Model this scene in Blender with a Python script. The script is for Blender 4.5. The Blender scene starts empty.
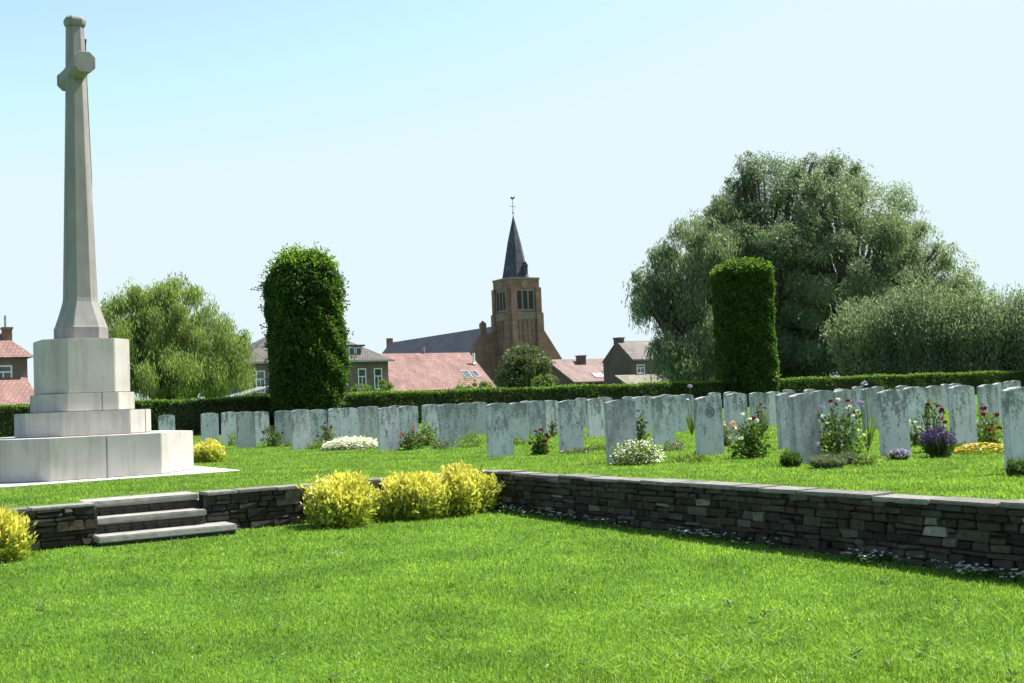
import bpy, bmesh, math, random
import numpy as np
from mathutils import Vector, Matrix
random.seed(7); RNG = np.random.default_rng(7)
R = math.radians
scn = bpy.context.scene
COL = scn.collection

# ------------------------------------------------------------------ camera
F, PITCH, ROLL, CH, TH = 1134.7, .0498, .0395, .85, .5773
cr, sr = math.cos(ROLL), math.sin(ROLL); cp, sp = math.cos(PITCH), math.sin(PITCH)
FW = np.array([0, cp, sp]); UP0 = np.array([0, -sp, cp]); RT0 = np.array([1., 0, 0])
RT = cr*RT0 - sr*UP0; UP = sr*RT0 + cr*UP0
cam_d = bpy.data.cameras.new('camera'); cam = bpy.data.objects.new('camera', cam_d); COL.objects.link(cam)
cam_d.sensor_width = 36; cam_d.lens = F*36/1024; cam_d.clip_end = 4000; cam_d.clip_start = .05
M4 = Matrix.Identity(4)
for i in range(3):
    M4[i][0] = RT[i]; M4[i][1] = UP[i]; M4[i][2] = -FW[i]
M4[2][3] = CH
cam.matrix_world = M4
scn.camera = cam

# the cemetery's own axes: U runs along the short wall, N along the long wall towards the viewer
C0 = np.array([-.443, 13.46]); UV = np.array([math.cos(TH), math.sin(TH)]); NV = np.array([math.sin(TH), -math.cos(TH)])
def P(u, n, z=0): q = C0 + u*UV + n*NV; return np.array([q[0], q[1], z])
def UN(p): d = np.asarray(p)[:2] - C0; return float(d@UV), float(d@NV)
def ray(px, py): return FW + RT*(px-512)/F - UP*(py-341.5)/F
def at(px, py, Y): v = ray(px, py); t = Y/v[1]; return np.array([v[0]*t, Y, CH+v[2]*t])
def gnd(px, py, z=0.): v = ray(px, py); t = (z-CH)/v[2]; return np.array([v[0]*t, v[1]*t, z])
def along(px, nn):                                   # point of the row n = nn seen in column px
    v = ray(px, 430); d = v[:2]/v[1]; t = (nn + C0@NV)/(d@NV); q = t*d; return np.array([q[0], q[1], 0.])
def low_z(u, n): return -.425 - .0105*n - .004*np.clip(-u, 0, 10)*0 - .008*np.clip(u, -4, 0)*1.0*.9
# ------------------------------------------------------------------ materials
def nt(m):
    m.use_nodes = True; t = m.node_tree; t.nodes.clear(); return t
def N(t, typ, **kw):
    n = t.nodes.new(typ)
    for k, v in kw.items():
        if k in n.inputs: n.inputs[k].default_value = v
        else: setattr(n, k, v)
    return n
def c4(c): return (c[0], c[1], c[2], 1)
def ramp(t, fac, stops, interp='LINEAR'):
    r = t.nodes.new('ShaderNodeValToRGB'); e = r.color_ramp.elements; r.color_ramp.interpolation = interp
    while len(e) < len(stops): e.new(.5)
    for i, (p, c) in enumerate(stops): e[i].position = p; e[i].color = c4(c) if len(c) == 3 else c
    t.links.new(fac, r.inputs[0]); return r.outputs[0]
def mixc(t, fac, a, b, mode='MIX'):
    m = t.nodes.new('ShaderNodeMix'); m.data_type = 'RGBA'; m.blend_type = mode
    for s, v in ((0, fac), (6, a), (7, b)):
        if hasattr(v, 'node'): t.links.new(v, m.inputs[s])
        else: m.inputs[s].default_value = v if s == 0 else c4(v)
    return m.outputs[2]
def noise(t, vec, scale, detail=4, rough=.55, dist=0):
    n = N(t, 'ShaderNodeTexNoise', Scale=scale, Detail=detail, Roughness=rough, Distortion=dist)
    if vec is not None: t.links.new(vec, n.inputs['Vector'])
    return n.outputs['Fac']
def mapped(t, vec, sc):
    m = N(t, 'ShaderNodeMapping'); m.inputs['Scale'].default_value = sc; t.links.new(vec, m.inputs['Vector']); return m.outputs[0]
def finish(t, col, rough=.85, bump=None, bstr=.3, bdist=.01, spec=.3):
    b = N(t, 'ShaderNodeBsdfPrincipled', Roughness=rough); b.inputs['Specular IOR Level'].default_value = spec
    if hasattr(col, 'node'): t.links.new(col, b.inputs['Base Color'])
    else: b.inputs['Base Color'].default_value = c4(col)
    if bump is not None:
        k = N(t, 'ShaderNodeBump', Strength=bstr, Distance=bdist); t.links.new(bump, k.inputs['Height']); t.links.new(k.outputs[0], b.inputs['Normal'])
    o = N(t, 'ShaderNodeOutputMaterial'); t.links.new(b.outputs[0], o.inputs[0]); return b
def flat(name, a, b, scale=6, rough=.85, bstr=.3, bdist=.01, spec=.3, stretch=(1, 1, 1), island=0):
    m = bpy.data.materials.new(name); t = nt(m)
    tc = N(t, 'ShaderNodeTexCoord').outputs['Object']
    v = mapped(t, tc, stretch)
    f = noise(t, v, scale, 6, .62)
    c = ramp(t, f, [(.3, a), (.7, b)])
    if island:
        g = N(t, 'ShaderNodeNewGeometry').outputs['Random Per Island']
        c = mixc(t, 1.0, c, ramp(t, g, [(0, (1-island,)*3), (1, (1+island*.6,)*3)]), 'MULTIPLY')
    finish(t, c, rough, noise(t, v, scale*5, 4, .6), bstr, bdist, spec); return m
def leafmat(name, cols, trans=.4, tcol=1.3, nscale=.6, namt=.35, spec=.25, rough=.5, tb=.55):
    """leaf colours picked per leaf, with slow drifts of tone from branch to branch"""
    m = bpy.data.materials.new(name); t = nt(m)
    g = N(t, 'ShaderNodeNewGeometry')
    stops = [(i/max(1, len(cols)-1), c) for i, c in enumerate(cols)]
    c = ramp(t, g.outputs['Random Per Island'], stops)
    f = noise(t, g.outputs['Position'], nscale, 3, .6)
    c = mixc(t, 1.0, c, ramp(t, f, [(.3, (1-namt, 1-namt*.9, 1-namt*.8)), (.7, (1+namt, 1+namt*.9, 1+namt*.3))]), 'MULTIPLY')
    b = N(t, 'ShaderNodeBsdfPrincipled', Roughness=rough); b.inputs['Specular IOR Level'].default_value = spec
    t.links.new(c, b.inputs['Base Color'])
    tr = N(t, 'ShaderNodeBsdfTranslucent')
    t.links.new(mixc(t, 1.0, c, (tcol*1.03, tcol*1.1, tcol*tb), 'MULTIPLY'), tr.inputs['Color'])
    mx = N(t, 'ShaderNodeMixShader'); mx.inputs[0].default_value = trans
    t.links.new(b.outputs[0], mx.inputs[1]); t.links.new(tr.outputs[0], mx.inputs[2])
    o = N(t, 'ShaderNodeOutputMaterial'); t.links.new(mx.outputs[0], o.inputs[0]); return m
def petal(name, c, trans=.3):
    return leafmat(name, [tuple(x*.8 for x in c), c], trans, 1.0, 3, .1)

def headstone_mat(name, lich):
    m = bpy.data.materials.new(name); t = nt(m)
    tc = N(t, 'ShaderNodeTexCoord').outputs['Object']
    oi = N(t, 'ShaderNodeObjectInfo').outputs['Random']
    ad = N(t, 'ShaderNodeVectorMath', operation='MULTIPLY_ADD'); t.links.new(oi, ad.inputs[0]); ad.inputs[1].default_value = (37, 91, 53); t.links.new(tc, ad.inputs[2])
    v = ad.outputs[0]
    base = ramp(t, noise(t, v, 9, 6, .65), [(.3, (.485, .483, .505)), (.7, (.635, .63, .655))])
    wn = N(t, 'ShaderNodeTexWhiteNoise', noise_dimensions='1D'); t.links.new(oi, wn.inputs['W'])
    base = mixc(t, 1, base, ramp(t, wn.outputs['Value'], [(0, (.70, .70, .69)), (.5, (.92, .92, .92)), (1, (1.06, 1.06, 1.06))]), 'MULTIPLY')
    streak = noise(t, mapped(t, v, (6, 6, 1.9)), 1.6, 5, .65)
    spots = noise(t, v, 26, 5, .7)
    sep = N(t, 'ShaderNodeSeparateXYZ'); t.links.new(tc, sep.inputs[0])
    mm = N(t, 'ShaderNodeMapRange'); mm.inputs[1].default_value = .05; mm.inputs[2].default_value = .85; mm.inputs[3].default_value = -.13; mm.inputs[4].default_value = .10
    t.links.new(sep.outputs[2], mm.inputs[0])
    s1 = N(t, 'ShaderNodeMath', operation='ADD'); t.links.new(streak, s1.inputs[0]); t.links.new(mm.outputs[0], s1.inputs[1])
    s2 = N(t, 'ShaderNodeMath', operation='MULTIPLY_ADD'); t.links.new(spots, s2.inputs[0]); s2.inputs[1].default_value = .75; t.links.new(s1.outputs[0], s2.inputs[2])
    lo = 1.13 - lich*.16
    fac = ramp(t, s2.outputs[0], [(lo-.14, (0, 0, 0)), (min(lo+.16, 1), (1, 1, 1))])
    c = mixc(t, fac, base, (.21, .218, .212))
    warm = ramp(t, noise(t, v, 5, 4, .6), [(.55, (0, 0, 0)), (.75, (1, 1, 1))])
    wf = N(t, 'ShaderNodeMath', operation='MULTIPLY'); t.links.new(warm, wf.inputs[0]); wf.inputs[1].default_value = .22
    c = mixc(t, wf.outputs[0], c, (.36, .33, .22))
    finish(t, c, .9, s2.outputs[0], .35, .006, .2); return m

def monument_mat(name, a, b, dirt, dstr):
    m = bpy.data.materials.new(name); t = nt(m)
    tc = N(t, 'ShaderNodeTexCoord').outputs['Object']
    base = ramp(t, noise(t, tc, 2.2, 7, .6), [(.3, a), (.7, b)])
    st = noise(t, mapped(t, tc, (6, 6, .7)), 1.2, 5, .65)
    pit = noise(t, tc, 30, 3, .6)
    f = ramp(t, st, [(.48, (0, 0, 0)), (.75, (1, 1, 1))])
    k = N(t, 'ShaderNodeMath', operation='MULTIPLY'); t.links.new(f, k.inputs[0]); k.inputs[1].default_value = dstr
    c = mixc(t, k.outputs[0], base, dirt)
    pf = ramp(t, pit, [(.66, (0, 0, 0)), (.72, (1, 1, 1))])
    k2 = N(t, 'ShaderNodeMath', operation='MULTIPLY'); t.links.new(pf, k2.inputs[0]); k2.inputs[1].default_value = .45
    c = mixc(t, k2.outputs[0], c, (.22, .21, .18))
    finish(t, c, .85, noise(t, tc, 45, 4, .6), .2, .004, .25); return m

def brick_mat(name, a, b, mortar, bw=.22, bh=.075):
    m = bpy.data.materials.new(name); t = nt(m)
    tc = N(t, 'ShaderNodeTexCoord').outputs['Object']
    sep = N(t, 'ShaderNodeSeparateXYZ'); t.links.new(tc, sep.inputs[0])
    ad = N(t, 'ShaderNodeMath', operation='ADD'); t.links.new(sep.outputs[0], ad.inputs[0]); t.links.new(sep.outputs[1], ad.inputs[1])
    cb = N(t, 'ShaderNodeCombineXYZ'); t.links.new(ad.outputs[0], cb.inputs[0]); t.links.new(sep.outputs[2], cb.inputs[1])
    br = N(t, 'ShaderNodeTexBrick', Scale=1); br.inputs['Brick Width'].default_value = bw; br.inputs['Row Height'].default_value = bh; br.inputs['Mortar Size'].default_value = .01
    br.inputs['Color1'].default_value = c4(a); br.inputs['Color2'].default_value = c4(b); br.inputs['Mortar'].default_value = c4(mortar)
    t.links.new(cb.outputs[0], br.inputs['Vector'])
    f = noise(t, tc, .7, 6, .65)
    c = mixc(t, 1, br.outputs[0], ramp(t, f, [(.3, (.65, .62, .62)), (.7, (1.2, 1.15, 1.1))]), 'MULTIPLY')
    finish(t, c, .9, None, spec=.2); return m
def tile_mat(name, a, b, pitch=.3):
    m = bpy.data.materials.new(name); t = nt(m)
    tc = N(t, 'ShaderNodeTexCoord').outputs['Object']
    br = N(t, 'ShaderNodeTexBrick', Scale=1); br.inputs['Brick Width'].default_value = .28; br.inputs['Row Height'].default_value = pitch; br.inputs['Mortar Size'].default_value = .02
    br.inputs['Color1'].default_value = c4(a); br.inputs['Color2'].default_value = c4(b); br.inputs['Mortar'].default_value = c4(tuple(x*.5 for x in a))
    t.links.new(mapped(t, tc, (1, 1, 1)), br.inputs['Vector'])
    f = noise(t, mapped(t, tc, (1, .35, 1)), .9, 6, .7)
    c = mixc(t, 1, br.outputs[0], ramp(t, f, [(.3, (.62, .62, .64)), (.7, (1.25, 1.2, 1.2))]), 'MULTIPLY')
    finish(t, c, .8, None, spec=.3); return m

MT = {}
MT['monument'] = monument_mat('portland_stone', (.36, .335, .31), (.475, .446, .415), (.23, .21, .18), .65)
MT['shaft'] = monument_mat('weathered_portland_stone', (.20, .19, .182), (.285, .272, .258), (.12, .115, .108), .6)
MT['bronze'] = flat('dark_bronze', (.025, .022, .018), (.05, .05, .042), 10, .5)
MT['paving'] = flat('pale_paving', (.50, .49, .45), (.64, .63, .58), 5, .9)
MT['tread'] = flat('step_stone', (.19, .185, .165), (.33, .32, .29), 9, .9, .5)
MT['riser'] = flat('step_brick', (.035, .03, .026), (.07, .058, .05), 12, .9, .6)
MT['soil'] = flat('soil', (.035, .03, .02), (.07, .055, .04), 20, .95, .7)
MT['coping'] = flat('coping_stone', (.11, .105, .094), (.23, .22, .2), 16, .9, .5, .01, .3, (1, 1, 1), .3)
MT['core'] = flat('wall_mortar', (.03, .028, .025), (.06, .055, .05), 20, .95)
MT['stone_lo'] = headstone_mat('headstone_pale', .55)
MT['stone_mid'] = headstone_mat('headstone_grey', .95)
MT['stone_hi'] = headstone_mat('headstone_lichen', 1.35)
MT['bark'] = flat('bark', (.055, .045, .035), (.13, .11, .085), 3, .95, .8, .03, .2, (3, 3, .6))
MT['twig'] = flat('twig', (.08, .06, .035), (.14, .11, .06), 8, .9)
MT['glass'] = flat('window_glass', (.04, .05, .06), (.10, .12, .15), .6, .08, 0, .01, .6)
MT['white'] = flat('white_paint', (.68, .68, .67), (.8, .8, .79), 4, .5)
MT['slate'] = tile_mat('slate', (.045, .052, .066), (.068, .076, .095), .25)
MT['spire'] = tile_mat('spire_slate', (.05, .058, .075), (.075, .085, .105), .3)
MT['redtile'] = tile_mat('red_tile', (.20, .118, .098), (.265, .155, .132))
MT['browntile'] = tile_mat('brown_tile', (.19, .135, .118), (.24, .17, .15))
MT['greytile'] = tile_mat('grey_tile', (.145, .13, .118), (.20, .18, .165))
MT['darktile'] = tile_mat('dark_tile', (.085, .075, .07), (.125, .112, .104))
MT['mosstile'] = tile_mat('mossy_tile', (.16, .15, .11), (.22, .2, .155))
MT['church'] = brick_mat('church_brick', (.215, .125, .105), (.275, .165, .14), (.22, .17, .15), .5, .18)
MT['church_trim'] = flat('church_sandstone', (.19, .135, .115), (.25, .18, .155), 1.5, .9)
MT['darkbrick'] = brick_mat('dark_brick', (.11, .075, .065), (.15, .10, .085), (.14, .13, .12))
MT['greybrick'] = brick_mat('grey_brick', (.145, .105, .098), (.185, .14, .13), (.18, .16, .155))
MT['redbrick'] = brick_mat('red_brick', (.19, .10, .08), (.25, .135, .105), (.2, .18, .16))
MT['louvre'] = flat('louvre', (.02, .02, .025), (.04, .04, .045), 3, .8)
MT['lead'] = flat('lead', (.2, .21, .22), (.3, .31, .32), 3, .6)

# lawn sheet
def lawn_mat(name, a, b):
    m = bpy.data.materials.new(name); t = nt(m)
    p = N(t, 'ShaderNodeNewGeometry').outputs['Position']
    c = ramp(t, noise(t, p, 1.1, 5, .6), [(.3, a), (.7, b)])
    c = mixc(t, 1, c, ramp(t, noise(t, p, 40, 4, .7), [(.3, (.6, .6, .55)), (.7, (1.4, 1.35, 1.2))]), 'MULTIPLY')
    finish(t, c, .95, noise(t, p, 60, 3, .7), .8, .02, .1); return m
MT['lawn'] = lawn_mat('lawn_soil_and_grass', (.045, .125, .014), (.08, .18, .022))
MT['far'] = lawn_mat('upper_lawn', (.05, .12, .018), (.08, .165, .026))
MT['blade'] = leafmat('grass_blade', [(.082, .160, .024), (.128, .228, .034), (.185, .295, .05), (.31, .375, .12)], .5, 1.45, 1.5, .36, .2, .5)
MT['pale_blade'] = leafmat('pale_grass_blade', [(.13, .26, .035), (.19, .31, .055), (.28, .38, .10)], .5, 1.3, 2, .2, .2, .5)
MT['hornbeam'] = leafmat('hornbeam_leaf', [(.026, .058, .012), (.042, .085, .016), (.06, .115, .022)], .45, 1.6, .8, .2)
MT['hedge'] = leafmat('hedge_leaf', [(.024, .05, .011), (.04, .08, .015), (.06, .11, .02)], .4, 1.5, .8, .2)
MT['fresh_sunlit'] = leafmat('young_sunlit_leaf', [(.07, .13, .018), (.11, .19, .025), (.16, .25, .04)], .5, 1.5, 1.2, .2)  # green of young shoots, also used to paint sunlit tops and edges
MT['willow_y'] = leafmat('yellow_willow_leaf', [(.138, .205, .055), (.195, .265, .08), (.27, .335, .135)], .52, 1.25, .35, .3, .3, .5, .65)
MT['willow_g'] = leafmat('grey_willow_leaf', [(0.122, 0.173, 0.087), (0.166, 0.220, 0.118), (0.243, 0.294, 0.179)], .5, 1.12, .3, .28, .35, .45, .85)
MT['willow_d'] = leafmat('dark_willow_leaf', [(0.092, 0.134, 0.076), (0.128, 0.179, 0.101), (0.198, 0.250, 0.157)], .48, 1.12, .3, .28, .35, .45, .85)
MT['osier'] = leafmat('osier_leaf', [(0.128, 0.179, 0.095), (0.179, 0.237, 0.129), (0.256, 0.307, 0.190)], .48, 1.1, .5, .25, .35, .45, .85)
MT['roundtree'] = leafmat('round_tree_leaf', [(.075, .10, .045), (.105, .135, .06), (.15, .18, .095)], .35, 1.2, 1., .25)
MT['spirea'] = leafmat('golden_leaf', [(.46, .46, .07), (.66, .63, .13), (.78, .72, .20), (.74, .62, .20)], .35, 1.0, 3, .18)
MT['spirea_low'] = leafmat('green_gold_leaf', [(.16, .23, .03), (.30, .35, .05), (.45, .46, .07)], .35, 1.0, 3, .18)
MT['rose_leaf'] = leafmat('rose_leaf', [(.03, .06, .014), (.055, .10, .02), (.09, .14, .03)], .4, 1.4, 3, .2)
MT['light_leaf'] = leafmat('light_leaf', [(.09, .14, .03), (.13, .19, .045), (.18, .24, .06)], .4, 1.3, 3, .2)
MT['grey_leaf'] = leafmat('silver_leaf', [(.12, .15, .09), (.17, .20, .13), (.23, .26, .18)], .3, 1.0, 3, .2)
MT['red'] = petal('red_petal', (.20, .012, .02)); MT['pink'] = petal('pink_petal', (.5, .13, .16)); MT['whitep'] = petal('white_petal', (.78, .78, .74))
MT['purple'] = petal('purple_petal', (.11, .055, .24)); MT['lilac'] = petal('lilac_petal', (.42, .36, .66)); MT['yellowp'] = petal('yellow_petal', (.7, .48, .04)); MT['blush'] = petal('blush_petal', (.72, .5, .42))

def wall_stone_mat():
    m = bpy.data.materials.new('wall_stone'); t = nt(m)
    g = N(t, 'ShaderNodeNewGeometry')
    tc = N(t, 'ShaderNodeTexCoord').outputs['Object']
    c = ramp(t, g.outputs['Random Per Island'], [(0, (.022, .018, .0145)), (.3, (.038, .031, .024)), (.55, (.056, .042, .030)), (.75, (.050, .045, .037)), (.9, (.08, .073, .06)), (.965, (.13, .12, .10)), (.985, (.20, .19, .165)), (1, (.24, .23, .20))])
    c = mixc(t, 1, c, ramp(t, noise(t, tc, 14, 6, .7), [(.3, (.55, .55, .55)), (.7, (1.35, 1.35, 1.3))]), 'MULTIPLY')
    l = ramp(t, noise(t, tc, 6, 5, .7), [(.62, (0, 0, 0)), (.72, (1, 1, 1))])
    k = N(t, 'ShaderNodeMath', operation='MULTIPLY'); t.links.new(l, k.inputs[0]); k.inputs[1].default_value = .6
    c = mixc(t, k.outputs[0], c, (.13, .13, .115))
    finish(t, c, .9, noise(t, tc, 35, 5, .7), .7, .012, .25); return m
MT['wallstone'] = wall_stone_mat()

# ------------------------------------------------------------------ builders
def tag(o, label=None, cat=None, group=None, kind=None):
    if label: o['label'] = label
    if cat: o['category'] = cat
    if group: o['group'] = group
    if kind: o['kind'] = kind
    return o
def empty(name, loc, rz=0):
    o = bpy.data.objects.new(name, None); COL.objects.link(o); o.location = loc; o.rotation_euler = (0, 0, rz); o.empty_display_size = .3; return o
def link(name, me, mat, parent=None, smooth=False):
    o = bpy.data.objects.new(name, me); COL.objects.link(o)
    if mat is not None: me.materials.append(mat)
    if parent is not None: o.parent = parent
    if smooth: me.polygons.foreach_set('use_smooth', [True]*len(me.polygons))
    return o
class MB:
    def __init__(s): s.v = []; s.f = []
    def add(s, vs, fs): k = len(s.v); s.v += [tuple(map(float, q)) for q in vs]; s.f += [tuple(i+k for i in q) for q in fs]; return s
    def hexa(s, b, t):                                # 4 bottom + 4 top corners
        return s.add(list(b)+list(t), [(3, 2, 1, 0), (4, 5, 6, 7), (0, 1, 5, 4), (1, 2, 6, 5), (2, 3, 7, 6), (3, 0, 4, 7)])
    def box(s, x0, x1, y0, y1, z0, z1):
        return s.hexa([(x0, y0, z0), (x1, y0, z0), (x1, y1, z0), (x0, y1, z0)], [(x0, y0, z1), (x1, y0, z1), (x1, y1, z1), (x0, y1, z1)])
    def prism(s, poly, z0, z1, top=None):
        n = len(poly); top = top or poly
        return s.add([(x, y, z0) for x, y in poly]+[(x, y, z1) for x, y in top],
                     [tuple(range(n-1, -1, -1)), tuple(range(n, 2*n))]+[(i, (i+1) % n, (i+1) % n+n, i+n) for i in range(n)])
    def loft(s, rings):
        n = len(rings[0]); vs = [q for r in rings for q in r]; fs = []
        for k in range(len(rings)-1):
            for i in range(n): fs.append((k*n+i, k*n+(i+1) % n, (k+1)*n+(i+1) % n, (k+1)*n+i))
        fs.append(tuple(range(n-1, -1, -1))); fs.append(tuple(range((len(rings)-1)*n, len(rings)*n)))
        return s.add(vs, fs)
    def tube(s, pts, rad, seg=6):
        pts = [Vector(p) for p in pts]; rings = []
        for i, p in enumerate(pts):
            d = (pts[min(i+1, len(pts)-1)]-pts[max(i-1, 0)]).normalized()
            a = d.cross(Vector((.3, .9, .2))).normalized(); b = d.cross(a)
            rings.append([p+rad[i]*(math.cos(2*math.pi*k/seg)*a+math.sin(2*math.pi*k/seg)*b) for k in range(seg)])
        return s.loft(rings)
    def build(s, name, mat, parent=None, bevel=0, smooth=False, seg=1):
        me = bpy.data.meshes.new(name); me.from_pydata(s.v, [], s.f)
        bm = bmesh.new(); bm.from_mesh(me)
        bmesh.ops.recalc_face_normals(bm, faces=bm.faces)
        if bevel: bmesh.ops.bevel(bm, geom=[e for e in bm.edges if len(e.link_faces) == 2 and e.calc_face_angle(0) > .3], offset=bevel, segments=seg, affect='EDGES', clamp_overlap=True)
        bm.to_mesh(me); bm.free(); me.update()
        return link(name, me, mat, parent, smooth)
def quads(name, V, mat, parent=None, k=4):
    """V: (n, k, 3) array of k-gons, one loose face each"""
    n = len(V); me = bpy.data.meshes.new(name)
    me.vertices.add(n*k); me.vertices.foreach_set('co', np.ascontiguousarray(V, dtype=np.float32).ravel())
    me.loops.add(n*k); me.loops.foreach_set('vertex_index', np.arange(n*k, dtype=np.int32))
    me.polygons.add(n); me.polygons.foreach_set('loop_start', np.arange(0, n*k, k, dtype=np.int32))
    me.update(calc_edges=True)
    return link(name, me, mat, parent)
def unit(a): return a/np.maximum(np.linalg.norm(a, axis=-1, keepdims=True), 1e-9)
def sph(n): return unit(RNG.normal(size=(n, 3)))
def leaf_quads(c, d, ln, wd, flat_up=0.):
    """rhombic leaves: centres c, long axes d, lengths and widths; flat_up tips the blades towards level"""
    n = len(c); d = unit(d); r = sph(n)
    if flat_up: r = unit(r + np.array([0, 0, flat_up]))
    s = unit(np.cross(d, r)); ln = np.broadcast_to(ln, (n,))[:, None]; wd = np.broadcast_to(wd, (n,))[:, None]
    return np.stack([c-d*ln*.5, c-d*ln*.05+s*wd*.5, c+d*ln*.5, c-d*ln*.05-s*wd*.5], 1)

# ------------------------------------------------------------------ sky and sun
AZ, EL = R(63), R(58)
w = bpy.data.worlds.new('World'); scn.world = w; w.use_nodes = True
t = w.node_tree; t.nodes.clear()
sky = t.nodes.new('ShaderNodeTexSky'); sky.sky_type = 'NISHITA'; sky.sun_disc = False
sky.sun_elevation = EL; sky.sun_rotation = AZ; sky.air_density = 1.0; sky.dust_density = .8; sky.ozone_density = .6
bg = t.nodes.new('ShaderNodeBackground'); bg.inputs[1].default_value = .115
o = t.nodes.new('ShaderNodeOutputWorld'); # the overexposed sky never goes quite white: cap its brightness at a pale cyan
cap = mixc(t, 1.0, sky.outputs[0], tuple(x/.115/2**1.3 for x in (.80, .945, 1.0)), 'DARKEN')
t.links.new(cap, bg.inputs[0]); t.links.new(bg.outputs[0], o.inputs[0])
sd = bpy.data.lights.new('sun', 'SUN'); sd.energy = 4.8; sd.angle = R(.53); sd.color = (1, .95, .88)
so = bpy.data.objects.new('sun', sd); COL.objects.link(so)
sv = Vector((math.sin(AZ)*math.cos(EL), math.cos(AZ)*math.cos(EL), math.sin(EL)))
so.rotation_euler = sv.to_track_quat('Z', 'Y').to_euler(); so.location = (30, 30, 60)
vs = scn.view_settings; vs.view_transform = 'Standard'; vs.look = 'None'; vs.exposure = 1.3; vs.gamma = 1; vs.use_curve_mapping = False
scn.render.engine = 'CYCLES'; scn.cycles.max_bounces = 6; scn.cycles.diffuse_bounces = 3; scn.cycles.glossy_bounces = 2; scn.cycles.transmission_bounces = 3
scn.cycles.use_denoising = True; scn.cycles.use_adaptive_sampling = True; scn.cycles.adaptive_threshold = .02

# ------------------------------------------------------------------ ground
WT = .25                                                # thickness of the low walls
SL, SR_ = -3.92, -2.92                                  # steps, from u to u (set below from the picture's own geometry)
SL = UN(gnd(97, 505, 0))[0]; SR_ = UN(gnd(214, 495, 0))[0]
def sheet(name, polys, mat, kind='structure'):
    m = MB()
    for poly in polys: m.add(poly, [tuple(range(len(poly)))])
    o = m.build(name, mat); tag(o, kind=kind); return o
B = 1500
sheet('ground', [[P(-B, -WT+.13), P(SL, -WT+.13), P(SL, -.6), P(SR_, -.6), P(SR_, -WT), P(WT, -WT), P(WT, B), P(B, B), P(B, -B), P(-B, -B)]], MT['far'])
lz = lambda u, n: P(u, n, float(low_z(u, n)))
us = [-B, -60, -20, -12, -8, -6, -4, -2, 0.1]; ns = [-.1, 2, 4, 7, 11, 15, 30, 60]
m = MB()
def flz(u, n): return float(low_z(max(u, -12), min(n, 30)))
for i in range(len(us)-1):
    for j in range(len(ns)-1):
        q = [(us[i], ns[j]), (us[i+1], ns[j]), (us[i+1], ns[j+1]), (us[i], ns[j+1])]
        m.add([P(a, b, flz(a, b)) for a, b in q], [(0, 1, 2, 3)])
lower = m.build('lower_lawn', MT['lawn']); tag(lower, kind='structure')
bm = bmesh.new(); bm.from_mesh(lower.data); bmesh.ops.remove_doubles(bm, verts=bm.verts, dist=.001); bm.to_mesh(lower.data); bm.free()

# ------------------------------------------------------------------ low dry-stone walls
def stone_wall(name, length, face, zlow, label, seed, coursed=True):
    """local x runs along the wall, local -y is the visible face, z = 0 is the top of the coping"""
    rnd = random.Random(seed); root = face
    core = MB(); st = MB(); cp_ = MB()
    z0 = -.72
    core.box(.03, length-.03, .05, WT+.10, z0, -.02)
    z = -.024
    while z > z0:
        h = rnd.choice([.04, .05, .065, .08, .10]); x = -rnd.random()*.12
        while x < length:
            l = rnd.uniform(.07, .26) if h > .055 else rnd.uniform(.08, .30)
            a, b = max(x, 0), min(x+l, length)
            if b-a > .03:
                parts = [(z-h, z)]
                if h > .075 and rnd.random() < .35: k = rnd.uniform(.4, .6)*h; parts = [(z-h, z-k), (z-k, z)]
                for (za, zb) in parts:
                    g = rnd.uniform(.002, .005); y = rnd.uniform(-.014, .010); e = lambda s=.012: rnd.uniform(-s, s)
                    f = [(a+g+e(), y+e(), za+g+e(.009)), (b-g+e(), y+e(), za+g+e(.009)), (b-g+e(), y+e(), zb-g+e(.009)), (a+g+e(), y+e(), zb-g+e(.009))]
                    bk = [(q[0], .09, q[2]) for q in f]
                    st.add(f+bk, [(0, 1, 2, 3), (7, 6, 5, 4), (0, 4, 5, 1), (1, 5, 6, 2), (2, 6, 7, 3), (3, 7, 4, 0)])
            x += l
        z -= h
    # end faces get stones too
    for xe, sgn in ((0, -1), (length, 1)):
        z = -.05
        while z > z0:
            h = rnd.choice([.07, .09, .12]); y = .0
            while y < WT-.05:
                l = rnd.uniform(.1, .2); b = min(y+l, WT-.01); d = rnd.uniform(.0, .02)*sgn
                x0, x1 = sorted((xe+d, xe-.08*sgn)); st.box(x0, x1, y+.006 if y > 0 else .03, b-.006, z-h+.006, z-.006); y += l
            z -= h
    x = 0
    while x < length:
        l = rnd.uniform(.22, .6); b = min(x+l, length)
        if length-b < .15: b = length
        zt = rnd.uniform(-.006, .016); th = rnd.uniform(.026, .040); o1 = rnd.uniform(-.03, .03); o2 = o1+rnd.uniform(-.025, .025)
        cp_.hexa([(x+.003, o1, zt-th), (b-.003, o2, zt-th), (b-.003, WT+.02, zt-th), (x+.003, WT+.02, zt-th)],
                 [(x+.003, o1, zt), (b-.003, o2, zt+rnd.uniform(-.006, .006)), (b-.003, WT+.02, zt), (x+.003, WT+.02, zt)])
        x = b
    tag(root, label, 'retaining wall')
    core.build('wall_core', MT['core'], root)
    st.build('stonework', MT['wallstone'], root, bevel=.006, seg=2)
    cp_.build('coping', MT['coping'], root, bevel=.008, seg=2)
    return root
# long wall: faces -U, so local x runs along -N (away) ... placed from its far end at the corner
LW = 15.
a = P(0, LW); e = empty('retaining_wall', a, math.atan2(-NV[1], -NV[0])); # local x = -N, local y = ? (left of x) = +U? check
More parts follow.
